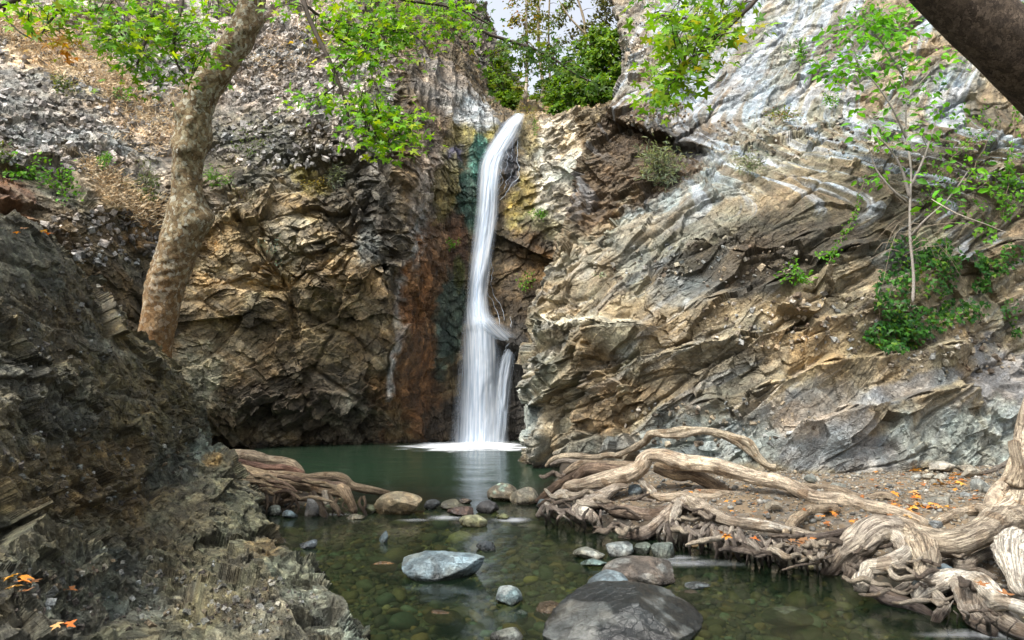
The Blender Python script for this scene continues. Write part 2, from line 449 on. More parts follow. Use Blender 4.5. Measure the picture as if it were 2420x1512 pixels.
# ------------------------------------------------------------------ rock masses: surveyed control nets, broken up by real displacement
STEP = 1.7
SURF = []                          # displaced rock points, for standing plants on them
def refine(ctrl, step=STEP):
    ctrl = np.asarray(ctrl, float)
    def counts(A):                 # A: lines x pts x 3
        out = []
        for i in range(A.shape[1] - 1):
            a, b = A[:, i], A[:, i + 1]
            m = (a + b) / 2
            vis = (m[:, 0] > -60) & (m[:, 0] < 2480) & (m[:, 1] > -60) & (m[:, 1] < 1570)
            L = np.hypot(*(b - a)[:, :2].T)
            n = L[vis].max() / step if vis.any() else L.max() / 16
            out.append(int(min(max(n, 4), 190)))
        return out
    nr = counts(ctrl.transpose(1, 0, 2)); nc = counts(ctrl)
    A = cr(ctrl, nr)
    return cr(A.transpose(1, 0, 2), nc).transpose(1, 0, 2)
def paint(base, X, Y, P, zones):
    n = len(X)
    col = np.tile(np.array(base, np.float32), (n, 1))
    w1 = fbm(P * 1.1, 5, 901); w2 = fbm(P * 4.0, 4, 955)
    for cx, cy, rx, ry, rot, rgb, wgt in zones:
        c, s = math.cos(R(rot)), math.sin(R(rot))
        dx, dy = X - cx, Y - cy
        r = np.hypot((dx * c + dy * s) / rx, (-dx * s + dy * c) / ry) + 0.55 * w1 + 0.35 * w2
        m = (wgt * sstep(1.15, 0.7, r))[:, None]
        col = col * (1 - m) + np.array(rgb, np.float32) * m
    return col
def rock_patch(name, ctrl, stamp, disp, base, zones, mat, gain=(1, 1, 1), bed=None):
    G = refine(ctrl)
    X, Y, D = G[..., 0], G[..., 1], G[..., 2]
    if stamp is not None: D = D + stamp(X, Y)
    P = at(X, Y, D)
    N = grid_normals(at(X, Y, G[..., 2]))
    h, wd = X.shape
    Pf, Nf, Xf, Yf = P.reshape(-1, 3), N.reshape(-1, 3), X.ravel(), Y.ravel()
    d, tint = disp(Pf, Xf, Yf)
    if d.ndim == 2: V = Pf + d
    else: V = Pf + Nf * d[:, None]
    col = paint(base, Xf, Yf, Pf, zones) * np.array(gain, np.float32)
    if bed:
        nb_, amt, light, dark = bed
        nb_ = np.array(nb_, float); nb_ /= np.linalg.norm(nb_)
        sb = Pf @ nb_
        if name == "cliff_right":
            wu = sstep(500, 260, Yf); sb = (Pf @ np.array([-0.80, -0.05, 0.60])) * wu + (Pf @ np.array([-0.55, 0.05, 0.83])) * (1 - wu)
        sb = sb + 0.12 * fbm(Pf * 0.8, 3, 860)
        q = np.stack([sb * 5.5, Pf[:, 0] * 0.45, Pf[:, 1] * 0.45], 1)
        v = fbm(q, 4, 861, 0.6)
        a = amt(Xf, Yf)
        ml = (a * sstep(0.06, 0.30, v) * 0.85)[:, None]; md = (a * sstep(-0.06, -0.30, v) * 0.8)[:, None]
        col = col * (1 - ml) + np.array(light, np.float32) * ml
        col = col * (1 - md) + np.array(dark, np.float32) * md
    me = new_mesh(name, V, grid_faces(h, wd), {"Col": col, "Tint": tint}, False, mat)
    o = obj(name, me)
    SURF.append(V[::2])
    return o
def sawtooth(s, w):                # bedding ledges: slow rise, quick fall
    f = s - np.floor(s)
    return np.where(f < 1 - w, f / (1 - w), (1 - f) / w) - 0.5

# ---- left cliff, gully wall and the wall behind the fall
def LR(Y, xs, ds, ys=None):
    return [(x, (Y if ys is None else ys[i]), d) for i, (x, d) in enumerate(zip(xs, ds))]
LX = [-900, -420, -100, 200, 420, 520, 700, 880, 960, 1010, 1060, 1120, 1200, 1300, 1400, 1500]
L_ctrl = [
    LR(1150, LX, [9, 10, 11, 14, 15.6, 16.4, 17.2, 17.8, 18.3, 18.7, 19.0, 19.2, 19.3, 19, 18.2, 17.5]),
    LR(1050, LX, [9, 10, 11, 14, 15.6, 16.6, 17.5, 18.0, 18.4, 18.8, 19.1, 19.3, 19.4, 19, 18.2, 17.5]),
    LR(960, LX, [9, 10, 11.2, 13.8, 15.5, 16.3, 17.1, 17.6, 18.0, 18.9, 19.3, 19.4, 19.4, 19, 18.2, 17.5]),
    LR(850, LX, [9, 10, 11.3, 13.6, 15.5, 16.2, 16.9, 17.3, 17.6, 18.7, 19.3, 19.4, 19.4, 19, 18.2, 17.5]),
    LR(650, LX, [9, 10, 11.5, 13.6, 15.7, 16.2, 16.6, 16.8, 17.3, 18.5, 19.3, 19.5, 19.5, 19.2, 18.4, 17.5]),
    LR(450, LX, [9.4, 10.8, 12.3, 14.3, 16.5, 17.0, 17.1, 17.0, 17.5, 18.6, 19.4, 19.9, 20.0, 19.4, 18.4, 17.5]),
    LR(330, [-900, -420, -100, 200, 420, 520, 700, 880, 960, 1020, 1075, 1135, 1205, 1300, 1400, 1500],
       [10, 11.8, 13.6, 15.6, 17.6, 17.9, 17.9, 17.4, 17.9, 19.0, 19.9, 20.4, 20.5, 19.8, 18.8, 17.9]),
    LR(0, [-900, -420, -100, 200, 420, 520, 700, 870, 960, 1030, 1095, 1155, 1215, 1300, 1400, 1500],
       [11.5, 13.5, 15.4, 17.4, 19.4, 19.4, 18.9, 18.0, 18.5, 19.6, 20.6, 21.0, 21.0, 20.4, 19.4, 18.6],
       [200, 200, 200, 205, 215, 225, 225, 215, 225, 240, 255, 272, 280, 272, 266, 262]),
    LR(0, [-900, -420, -100, 200, 420, 520, 700, 855, 940, 1020, 1092, 1158, 1220, 1300, 1400, 1500],
       [13.5, 15.5, 17.6, 19.4, 21.2, 21.2, 20.2, 19.0, 19.5, 20.8, 22.0, 22.6, 22.6, 22.2, 21.2, 20.6],
       [50, 50, 50, 55, 70, 80, 95, 100, 110, 140, 190, 258, 270, 256, 246, 244]),
    LR(0, [-900, -420, -100, 200, 420, 520, 700, 840, 920, 1000, 1078, 1165, 1225, 1300, 1400, 1500],
       [16, 18, 20, 22, 24, 24, 23, 21.6, 22, 23.5, 25, 26.5, 27, 27, 26, 25.5],
       [-90, -90, -90, -90, -85, -80, -70, -60, -40, 0, 70, 215, 262, 250, 240, 238]),
    LR(0, [-900, -420, -100, 200, 420, 520, 700, 840, 915, 1000, 1085, 1180, 1235, 1310, 1400, 1500],
       [19, 21, 23.5, 26, 28, 28, 27, 26, 26, 27.5, 29, 31, 33, 33, 32, 31],
       [-280, -280, -280, -280, -280, -280, -270, -250, -200, -100, 60, 215, 262, 258, 250, 248]),
    LR(0, [-900, -420, -100, 200, 420, 520, 700, 840, 915, 1000, 1095, 1185, 1240, 1310, 1400, 1500],
       [25, 27, 30, 33, 36, 36, 36, 35, 35, 36, 38, 40, 42, 42, 41, 40],
       [-420, -420, -420, -420, -420, -420, -410, -380, -300, -160, 70, 230, 275, 270, 262, 260]),
]
def L_stamp(X, Y):
    d = np.zeros_like(X)
    # dark recess line where the cliff is undercut above the pool
    d += 0.35 * sstep(930, 1040, Y) * sstep(520, 640, X) * sstep(1000, 940, X)
    # rib of smoother rock running down across the middle of the face
    q, s = segdist(X, Y, [(615, 440), (660, 520), (720, 600), (760, 680)])
    d -= 0.35 * np.exp(-(q / 34) ** 2)
    q, s = segdist(X, Y, [(690, 470), (780, 580), (900, 650), (920, 760), (880, 900)])
    d -= 0.30 * np.exp(-(q / 40) ** 2)
    q, s = segdist(X, Y, [(560, 520), (690, 700), (700, 800)])
    d += 0.35 * np.exp(-(q / 12) ** 2)
    # overhanging lip along the break of slope
    q, s = segdist(X, Y, [(480, 260), (620, 235), (760, 250), (870, 300), (960, 330), (1000, 420)])
    d -= 0.35 * np.exp(-(q / 60) ** 2)
    # notch behind the outcrop: pale lower buttress
    q, s = segdist(X, Y, [(455, 850), (480, 1000)])
    d -= 0.25 * np.exp(-(q / 40) ** 2)
    # water chute
    q, s = segdist(X, Y, [(1215, 280), (1170, 380), (1150, 500), (1125, 700), (1110, 1060)])
    d += 0.30 * np.exp(-(q / 45) ** 2)
    # ledge right of the fall that throws the side stream
    q, s = segdist(X, Y, [(1150, 775), (1180, 800), (1215, 815), (1235, 830)])
    d -= 0.55 * np.exp(-(q / 26) ** 2)
    # overhang on the right wall above the dark lower part
    q, s = segdist(X, Y, [(1190, 560), (1250, 590), (1320, 620)])
    d += np.where(s > 0, 0.0, 1.0) * 0.45 * sstep(130, 0, q) * (X > 1150)
    return d
def L_disp(P, X, Y):
    wv = np.stack([fbm(P * 0.6 + 31 * k, 2, 40 + k) for k in range(3)], 1) * 0.3
    Q = (P + wv)
    # bedding here dips to the right and away
    A = np.array([[0.80, 0.1, 0.59], [-0.45, 0.2, 0.87], [0, 1, 0.0]]).T
    q = Q @ A
    e1 = envel(q * np.array([0.55, 0.85, 0.6]), 11, 1.3)
    e2 = envel(q * np.array([1.3, 2.1, 1.5]), 23, 1.5)
    c3, tint = cells(q * np.array([2.6, 4.2, 3.0]), 37, 1.6)
    c4, t4 = cells(q * np.array([6.0, 9.0, 7.0]), 53, 1.6)
    f = fbm(P * 3.0, 5, 71)
    lower = sstep(250, 420, Y)                               # slope above is finer rubble
    amp = 0.32 + 0.62 * lower
    gully = sstep(940, 985, X + 0.17 * np.maximum(Y - 620, 0)) * sstep(1330, 1240, X)       # water-worn
    big = np.where(True, 1 - 0.72 * gully, 1)
    ru = 0.35 + 1.1 * sstep(-0.25, 0.35, fbm(P * 0.4, 3, 890)); ru2 = 0.35 + 1.0 * sstep(-0.3, 0.3, fbm(P * 0.9, 3, 895))
    d = amp * (0.33 * e1 + 0.15 * e2 * ru) * big + (0.075 * c3 * ru + 0.03 * c4 * ru2) * (1 - 0.55 * gully) + 0.04 * f
    # fluted pillar and vertical runnels in the gully
    fl = ridged(np.stack([P[:, 0] * 2.6 + 0.22 * P[:, 2], P[:, 1] * 1.0, P[:, 2] * 0.22], 1), 4, 81)
    d = d + 0.22 * fl * gully
    jA, _ = joints(P, (0.55, 0.2, 0.8), 1.1, 0.05, 750); jB, _ = joints(P, (-0.8, 0.2, 0.5), 1.4, 0.05, 760, 0.1)
    d = d - (0.14 * jA + 0.12 * jB) * (1 - gully) * lower
    return d - 0.15, 0.65 * tint + 0.35 * t4
TAN = (0.36, 0.27, 0.14); BRN = (0.125, 0.092, 0.050); GRY = (0.30, 0.285, 0.255); DK = (0.06, 0.05, 0.038)
STRAW = (0.72, 0.56, 0.37)
L_zones = [
    (150, 120, 520, 230, 30, (0.48, 0.41, 0.35), 1.0), (640, 110, 330, 190, 10, (0.43, 0.375, 0.345), 1.0),
    (330, 300, 190, 60, 40, (0.55, 0.44, 0.34), 0.9), (130, 110, 210, 80, 30, STRAW, 0.95), (300, 190, 150, 60, 35, STRAW, 0.85), (270, 440, 120, 45, 40, STRAW, 0.8), (350, 520, 60, 40, 60, (0.4, 0.24, 0.1), 0.7),
    (70, 250, 120, 90, 30, (0.24, 0.245, 0.24), 0.9), (250, 330, 170, 60, 30, (0.27, 0.27, 0.265), 0.8), (420, 230, 90, 60, 40, (0.42, 0.40, 0.38), 0.8), (370, 160, 90, 40, 30, (0.42, 0.42, 0.41), 0.8),
    (120, 430, 120, 70, 30, (0.22, 0.20, 0.165), 0.7), (30, 470, 80, 60, 30, (0.17, 0.065, 0.025), 0.7),
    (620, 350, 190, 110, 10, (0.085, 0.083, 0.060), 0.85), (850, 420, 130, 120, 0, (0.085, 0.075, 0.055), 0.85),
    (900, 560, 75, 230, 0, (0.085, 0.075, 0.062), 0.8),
    (620, 620, 150, 190, 35, TAN, 0.75), (530, 700, 90, 170, 10, (0.33, 0.235, 0.12), 0.85), (680, 560, 120, 60, 50, (0.30, 0.26, 0.19), 0.8), (780, 720, 140, 170, 20, (0.235, 0.17, 0.09), 0.8), (840, 640, 90, 60, 40, (0.34, 0.25, 0.14), 0.6), (870, 570, 40, 60, 0, (0.15, 0.165, 0.165), 0.8),
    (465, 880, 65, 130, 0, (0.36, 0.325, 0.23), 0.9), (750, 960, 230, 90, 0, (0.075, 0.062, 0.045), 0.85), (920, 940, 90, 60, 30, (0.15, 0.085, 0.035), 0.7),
    (800, 290, 120, 35, 45, (0.40, 0.38, 0.36), 0.7), (730, 420, 60, 30, 40, (0.17, 0.14, 0.03), 0.8),
    (1015, 480, 45, 240, 6, (0.36, 0.31, 0.27), 0.9), (968, 690, 24, 170, 10, (0.44, 0.44, 0.45), 0.9), (935, 870, 18, 110, 10, (0.33, 0.34, 0.36), 0.8),
    (995, 800, 62, 250, 9, (0.20, 0.105, 0.048), 1.0), (1000, 950, 70, 120, 0, (0.135, 0.068, 0.03), 0.9), (1050, 620, 30, 120, 0, (0.15, 0.09, 0.05), 0.8),
    (1085, 330, 40, 70, 25, (0.20, 0.17, 0.06), 0.8), (1150, 300, 40, 30, -30, (0.24, 0.20, 0.055), 0.9), (1075, 370, 24, 40, 20, (0.14, 0.135, 0.26), 0.8), (1060, 430, 34, 80, 10, (0.19, 0.16, 0.055), 0.8),
    (1108, 470, 30, 85, -5, (0.05, 0.125, 0.105), 0.8), (1130, 360, 20, 50, 10, (0.06, 0.17, 0.14), 0.9), (1060, 780, 36, 150, 6, (0.050, 0.09, 0.078), 0.85), (1085, 580, 26, 80, 0, (0.11, 0.055, 0.03), 0.9), (1085, 640, 14, 40, 0, (0.10, 0.11, 0.02), 0.8),
    (1100, 250, 90, 40, 30, (0.38, 0.40, 0.43), 0.95), (1040, 200, 80, 60, 40, (0.22, 0.195, 0.175), 0.9), (1010, 320, 50, 80, 20, (0.20, 0.155, 0.115), 0.8),
    (1300, 400, 75, 190, 0, (0.50, 0.47, 0.41), 1.0), (1250, 300, 22, 90, 0, (0.24, 0.18, 0.075), 0.9), (1230, 480, 36, 90, 10, (0.25, 0.195, 0.055), 0.9), (1200, 370, 22, 90, -10, (0.085, 0.085, 0.10), 0.95), (1270, 530, 60, 40, 10, (0.27, 0.25, 0.14), 0.7),
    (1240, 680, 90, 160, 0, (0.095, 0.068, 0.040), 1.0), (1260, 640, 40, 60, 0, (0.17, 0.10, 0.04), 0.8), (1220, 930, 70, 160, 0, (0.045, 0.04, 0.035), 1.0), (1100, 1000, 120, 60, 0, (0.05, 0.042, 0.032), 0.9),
    (1300, 255, 90, 20, 0, (0.30, 0.22, 0.13), 0.8),
]
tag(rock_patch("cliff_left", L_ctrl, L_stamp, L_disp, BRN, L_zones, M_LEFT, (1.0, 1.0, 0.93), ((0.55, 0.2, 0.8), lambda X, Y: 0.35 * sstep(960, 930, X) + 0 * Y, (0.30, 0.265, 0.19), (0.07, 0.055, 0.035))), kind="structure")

# ---- right cliff with the pale buttress and the sloping slabs
RX = [1228, 1340, 1450, 1600, 1750, 1900, 2050, 2250, 2419, 2750, 3300]
def RR(Y, xs, ds, x0, d0): return [(x0, Y, d0)] + LR(Y, xs, ds)
R_ctrl = [
    RR(1220, RX, [14.0, 13.1, 12.2, 11.3, 10.2, 9.9, 9.9, 10.2, 10.6, 10.6, 9.5], 1300, 18),
    RR(1095, RX, [14.2, 13.1, 12.2, 11.3, 10.3, 10.0, 10.0, 10.3, 10.8, 10.9, 9.8], 1300, 18),
    RR(1000, [1232, 1340, 1450, 1600, 1750, 1900, 2050, 2250, 2419, 2750, 3300], [14.3, 13.2, 12.3, 11.5, 10.6, 10.3, 10.3, 10.7, 11.2, 11.2, 10], 1300, 18),
    RR(900, [1238, 1340, 1450, 1600, 1750, 1900, 2050, 2250, 2419, 2750, 3300], [14.3, 13.2, 12.3, 11.6, 10.9, 10.6, 10.7, 11.1, 11.6, 11.5, 10.2], 1310, 18),
    RR(780, [1249, 1340, 1450, 1600, 1750, 1900, 2050, 2250, 2419, 2750, 3300], [14.4, 13.3, 12.4, 11.8, 11.1, 10.9, 11.0, 11.4, 11.9, 11.8, 10.4], 1320, 18),
    RR(680, [1263, 1345, 1450, 1600, 1750, 1900, 2050, 2250, 2419, 2750, 3300], [14.6, 13.8, 13.0, 12.2, 11.5, 11.2, 11.3, 11.6, 12.1, 12.0, 10.7], 1330, 18),
    RR(560, [1330, 1400, 1480, 1610, 1750, 1900, 2050, 2250, 2419, 2750, 3300], [15.2, 14.3, 13.5, 12.7, 12.0, 11.7, 11.7, 11.9, 12.3, 12.2, 11.0], 1390, 18),
    RR(440, [1350, 1420, 1500, 1620, 1750, 1900, 2050, 2250, 2419, 2750, 3300], [15.8, 15.0, 14.1, 13.4, 12.8, 12.5, 12.4, 12.4, 12.7, 12.6, 11.4], 1420, 18.5),
    RR(340, [1388, 1445, 1520, 1640, 1770, 1900, 2050, 2250, 2419, 2750, 3300], [16.2, 15.4, 14.8, 14.8, 14.1, 13.6, 13.3, 13.1, 13.2, 13.1, 12.0], 1450, 19),
    RR(258, [1432, 1475, 1540, 1650, 1770, 1900, 2050, 2250, 2419, 2750, 3300], [16.8, 16.3, 16.1, 16.0, 15.4, 14.9, 14.4, 13.9, 13.8, 13.6, 12.5], 1470, 20),
    RR(130, [1478, 1510, 1570, 1660, 1770, 1900, 2050, 2250, 2419, 2750, 3300], [19, 18.6, 18.2, 17.8, 17.1, 16.5, 15.7, 14.9, 14.6, 14.2, 13.2], 1475, 23),
    RR(0, [1440, 1490, 1560, 1660, 1770, 1900, 2050, 2250, 2419, 2750, 3300], [22, 21.5, 21, 20.3, 19.3, 18.4, 17.4, 16.4, 15.8, 15.2, 14.2], 1460, 27),
    RR(-180, [1400, 1470, 1560, 1660, 1770, 1900, 2050, 2250, 2419, 2750, 3300], [26, 25.5, 24.5, 23.5, 22.5, 21.5, 20, 18.6, 17.6, 16.6, 15.6], 1430, 31),
    RR(-400, [1380, 1460, 1560, 1660, 1770, 1900, 2050, 2250, 2419, 2750, 3300], [32, 31, 30, 28.5, 27, 26, 24.5, 22.5, 21, 19.5, 18.5], 1420, 36),
]
def R_stamp(X, Y):
    d = np.zeros_like(X)
    # recess under the brown overhanging block, with its roof edge
    q, s = segdist(X, Y, [(1385, 395), (1420, 300), (1445, 262), (1560, 285), (1680, 345)])
    inside = sstep(0, 30, (Y - (255 + 0.36 * np.maximum(X - 1445, 0)))) * sstep(1330, 1400, X + 0.25 * (480 - Y)) * sstep(1720, 1640, X) * sstep(1, 0, (Y - (600 - 0.62 * (X - 1340)) ) / 60)
    d += 1.25 * inside * np.exp(-np.maximum(Y - 330, 0) / 200)
    # step out below it: the crest where the sloping slab sheet begins
    # horizontal ledge on the buttress
    q, s = segdist(X, Y, [(1285, 775), (1340, 758), (1420, 752), (1530, 756)])
    d -= 0.5 * np.where(Y > 758, np.exp(-(q / 90)), np.exp(-(q / 7) ** 2)) * sstep(1600, 1520, X)
    # diagonal ledges up the buttress
    for pts, a, lng in [([(1290, 870), (1400, 760), (1480, 660), (1560, 590), (1660, 545)], 0.22, 60), ([(1350, 640), (1440, 560), (1560, 520), (1640, 470), (1700, 400), (1790, 330), (1900, 250)], 0.30, 70),
                        ([(1600, 720), (1720, 690), (1850, 640), (1960, 600), (2080, 560)], 0.36, 70), ([(1640, 560), (1760, 600), (1900, 560), (2020, 500), (2140, 440)], 0.22, 50),
                        ([(1560, 830), (1700, 800), (1850, 770), (2000, 740)], 0.28, 55), ([(1620, 960), (1760, 930), (1950, 850), (2120, 830), (2300, 810)], 0.25, 60),
                        ([(1900, 1010), (2050, 960), (2250, 920), (2419, 900)], 0.22, 50), ([(1800, 330), (1950, 300), (2100, 200), (2250, 120)], 0.3, 60), ([(2150, 640), (2280, 600), (2419, 560)], 0.35, 80), ([(2100, 420), (2250, 430), (2419, 380)], 0.35, 80),
                        ([(1250, 960), (1330, 900), (1380, 830)], 0.14, 40), ([(2050, 700), (2250, 760), (2419, 690)], 0.2, 60)]:
        q, s = segdist(X, Y, pts)
        q = q + 7 * np.sin(X * 0.05 + Y * 0.03)
        d -= a * np.where(s < 0, np.exp(-np.abs(q) / lng), np.exp(-(q / 8) ** 2))
    # toe of the buttress
    q, s = segdist(X, Y, [(1262, 1030), (1240, 1090), (1228, 1130)])
    d -= 0.5 * np.exp(-(q / 28) ** 2)
    # upper smooth chute on the slab
    q, s = segdist(X, Y, [(1800, -40), (1700, 120), (1640, 240), (1600, 290)])
    d += 0.5 * np.exp(-(q / 40) ** 2)
    return d
def R_disp(P, X, Y):
    wv = np.stack([fbm(P * 0.6 + 17 * k, 2, 140 + k) for k in range(3)], 1) * 0.25
    Q = P + wv
    up = sstep(640, 420, Y - 0.25 * (X - 1800)) * sstep(1350, 1550, X)       # smooth dipping slabs above
    low = 1 - up
    A = np.array([[0.86, 0.1, 0.5], [-0.5, 0.1, 0.86], [0, 1, 0.0]]).T
    q = Q @ A
    e1 = envel(q * np.array([0.5, 0.9, 0.7]), 211, 1.5)
    e2 = envel(q * np.array([1.1, 2.2, 1.6]), 223, 1.7)
    c3, tint = cells(q * np.array([2.6, 5.0, 3.6]), 237, 1.6)
    c4, t4 = cells(q * np.array([5.0, 10.0, 7.0]), 253, 1.6)
    # buttress: more vertical joints
    B = np.array([[1, 0.2, -0.12], [0.1, 0.1, 1], [0, 1, 0]], float).T
    qb = Q @ B
    b2, tb = cells(qb * np.array([2.4, 1.5, 2.0]), 311, 1.3)
    but = sstep(1620, 1450, X) * sstep(640, 760, Y)
    f = fbm(P * 4.0, 5, 271)
    jA, _ = joints(P, (-0.52, 0.15, 0.84), 0.85, 0.035, 700)
    jB, _ = joints(P, (0.80, 0.3, 0.42), 1.1, 0.03, 720, 0.1)
    jC, _ = joints(P, (-0.30, 0.1, 0.95), 0.5, 0.022, 740, 0.12)
    # bedding sheets
    wu = sstep(500, 260, Y)
    s = (Q @ np.array([-0.80, -0.05, 0.60])) * wu + (Q @ np.array([-0.55, 0.05, 0.83])) * (1 - wu)
    sw = sawtooth(s / 0.42 + 0.3 * fbm(P * 0.5, 2, 281), 0.25); sw2 = sawtooth(s / 0.13 + 0.4 * fbm(P * 0.7, 2, 283), 0.3)
    s2 = Q @ np.array([-0.46, 0.10, 0.88])
    sw3 = sawtooth(s2 / 0.62 + 0.8 * fbm(P * 0.9, 3, 285), 0.2)
    right = sstep(1700, 1900, X)
    ru = 0.28 + 1.15 * sstep(-0.25, 0.35, fbm(P * 0.55, 3, 880)); ru2 = 0.3 + 1.1 * sstep(-0.3, 0.3, fbm(P * 1.1, 3, 885))
    d = (0.19 * e1 + 0.085 * e2 * ru + 0.036 * c3 * ru * ru2 + 0.015 * c4 * ru2) * (1 - 0.5 * up) + 0.022 * f - 0.10 * jA - 0.07 * jB - 0.06 * jC
    d = d + up * (0.075 * sw + 0.022 * sw2) + low * (1 - but) * (0.04 * sw3) + but * 0.12 * b2
    brown = sstep(0, 30, (Y - (255 + 0.36 * np.maximum(X - 1445, 0)))) * sstep(1720, 1640, X) * sstep(1, 0, (Y - (600 - 0.62 * (X - 1340))) / 60)
    d = d + brown * (0.04 * c3 + 0.02 * c4)
    return d - 0.08, 0.5 * tint + 0.25 * t4 + 0.25 * tb
OCH = (0.335, 0.265, 0.17); SLAB = (0.30, 0.315, 0.325); DRK = (0.115, 0.085, 0.052); GB = (0.34, 0.36, 0.335)
R_zones = [
    (1640, 120, 210, 300, 30, SLAB, 0.95), (1500, 120, 80, 170, 0, (0.36, 0.31, 0.255), 0.95), (1880, 160, 260, 160, -40, (0.33, 0.31, 0.265), 0.9), (1740, 190, 40, 260, 42, (0.36, 0.38, 0.42), 0.8), (1850, 60, 120, 60, -40, (0.36, 0.35, 0.29), 0.8),
    (1680, 300, 160, 40, -30, (0.40, 0.42, 0.44), 0.9), (1640, 430, 190, 70, -25, (0.33, 0.365, 0.36), 0.9), (1560, 560, 190, 60, -20, (0.38, 0.345, 0.27), 0.8), (1850, 330, 180, 60, -30, (0.31, 0.285, 0.21), 0.8),
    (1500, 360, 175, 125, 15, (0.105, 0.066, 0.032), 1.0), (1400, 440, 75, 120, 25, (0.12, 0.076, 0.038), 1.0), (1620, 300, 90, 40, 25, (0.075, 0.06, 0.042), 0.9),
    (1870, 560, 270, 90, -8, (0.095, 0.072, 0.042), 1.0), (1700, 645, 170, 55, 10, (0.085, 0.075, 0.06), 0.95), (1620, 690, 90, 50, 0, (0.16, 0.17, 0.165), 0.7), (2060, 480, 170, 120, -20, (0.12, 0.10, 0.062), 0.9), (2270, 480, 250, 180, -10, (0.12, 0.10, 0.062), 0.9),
    (2200, 560, 60, 40, 0, (0.3, 0.27, 0.17), 0.8), (2330, 650, 120, 60, -20, (0.24, 0.20, 0.12), 0.7), (2390, 330, 90, 60, 30, (0.27, 0.21, 0.12), 0.7), (2280, 330, 120, 60, -40, (0.11, 0.09, 0.06), 0.8), (2200, 230, 140, 60, -35, (0.29, 0.30, 0.285), 0.7), (2350, 60, 120, 60, 30, (0.31, 0.31, 0.29), 0.7), (2000, 80, 120, 50, -40, (0.13, 0.10, 0.065), 0.7), (2060, 300, 90, 40, -30, (0.27, 0.29, 0.275), 0.8),
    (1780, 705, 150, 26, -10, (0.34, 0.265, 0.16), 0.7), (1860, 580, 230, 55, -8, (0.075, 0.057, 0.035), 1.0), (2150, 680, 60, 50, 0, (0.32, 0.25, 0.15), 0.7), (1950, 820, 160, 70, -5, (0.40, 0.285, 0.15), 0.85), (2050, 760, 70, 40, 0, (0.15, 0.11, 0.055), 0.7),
    (1740, 850, 130, 70, -20, (0.36, 0.325, 0.25), 0.7), (1700, 900, 120, 60, -20, (0.16, 0.13, 0.09), 0.6), (2250, 820, 180, 80, -10, (0.42, 0.33, 0.21), 0.7), (2390, 900, 120, 100, 0, (0.30, 0.295, 0.31), 0.8),
    (1780, 1040, 260, 70, 0, GB, 0.9), (2020, 1050, 200, 70, 0, (0.34, 0.33, 0.325), 0.9), (2300, 1020, 200, 90, 0, (0.36, 0.38, 0.345), 0.9), (1950, 960, 160, 50, -10, (0.37, 0.35, 0.33), 0.7), (1880, 1000, 70, 45, 0, (0.46, 0.38, 0.31), 0.8), (1600, 1020, 120, 60, 0, (0.235, 0.245, 0.21), 0.8), (2200, 900, 160, 30, -15, (0.21, 0.215, 0.235), 0.7),
    (1260, 1010, 50, 90, 0, (0.42, 0.42, 0.38), 0.9), (1320, 950, 60, 120, 0, (0.43, 0.36, 0.25), 0.8), (1430, 980, 80, 90, 0, (0.34, 0.235, 0.13), 0.8), (1380, 890, 40, 40, 0, (0.20, 0.155, 0.10), 0.6), (1400, 1060, 120, 40, 0, (0.24, 0.235, 0.20), 0.8), (1410, 756, 130, 14, 0, (0.55, 0.48, 0.36), 0.9), (1380, 610, 60, 50, -30, (0.42, 0.35, 0.25), 0.8), (1380, 640, 30, 26, 0, (0.50, 0.42, 0.32), 0.9), (1480, 620, 50, 60, 0, (0.22, 0.215, 0.18), 0.7),  # thin pale band paints the lit top of the buttress ledge into the colour
    (1260, 1110, 60, 24, 0, (0.14, 0.12, 0.095), 0.9), (2130, 600, 60, 40, 0, (0.16, 0.175, 0.175), 0.7),
]
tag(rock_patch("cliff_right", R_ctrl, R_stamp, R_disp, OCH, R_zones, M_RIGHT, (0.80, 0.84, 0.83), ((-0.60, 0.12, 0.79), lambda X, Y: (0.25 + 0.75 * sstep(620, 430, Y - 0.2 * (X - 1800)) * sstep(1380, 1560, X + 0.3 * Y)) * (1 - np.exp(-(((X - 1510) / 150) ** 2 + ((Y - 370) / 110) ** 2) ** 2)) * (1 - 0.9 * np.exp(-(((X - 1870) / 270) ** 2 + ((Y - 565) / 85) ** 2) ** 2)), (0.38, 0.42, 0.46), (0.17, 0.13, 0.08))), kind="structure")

# ---- outcrop in the left foreground
S0 = [(-900, 300, 3.8), (-420, 360, 4.4), (-150, 440, 5.0), (0, 505, 5.5), (100, 562, 6.0), (200, 655, 6.6), (300, 765, 7.2), (395, 850, 7.8), (440, 930, 8.2), (470, 1015, 8.5), (535, 1065, 8.6), (585, 1155, 8.0), (640, 1250, 7.2), (720, 1340, 5.95), (780, 1400, 5.2), (875, 1500, 4.4), (965, 1610, 3.8), (1100, 1800, 3.1)]
S1 = [(-900, 700, 2.6), (-420, 740, 3.3), (-200, 770, 3.9), (0, 800, 4.4), (85, 840, 4.9), (160, 890, 5.3), (240, 950, 5.8), (310, 1010, 6.3), (360, 1075, 6.65), (405, 1140, 6.9), (460, 1190, 6.7), (520, 1250, 6.4), (580, 1320, 5.7), (650, 1400, 4.9), (715, 1460, 4.4), (800, 1545, 3.85), (890, 1650, 3.4), (1020, 1850, 2.8)]
S2 = [(-900, 1150, 2.0), (-420, 1180, 2.6), (-200, 1200, 3.0), (0, 1235, 3.4), (60, 1250, 3.65), (115, 1265, 3.9), (175, 1285, 4.2), (235, 1310, 4.5), (280, 1330, 4.75), (325, 1355, 4.9), (370, 1380, 4.75), (425, 1415, 4.45), (480, 1455, 4.2), (550, 1505, 3.9), (620, 1555, 3.65), (700, 1640, 3.25), (790, 1760, 2.85), (930, 1950, 2.5)]
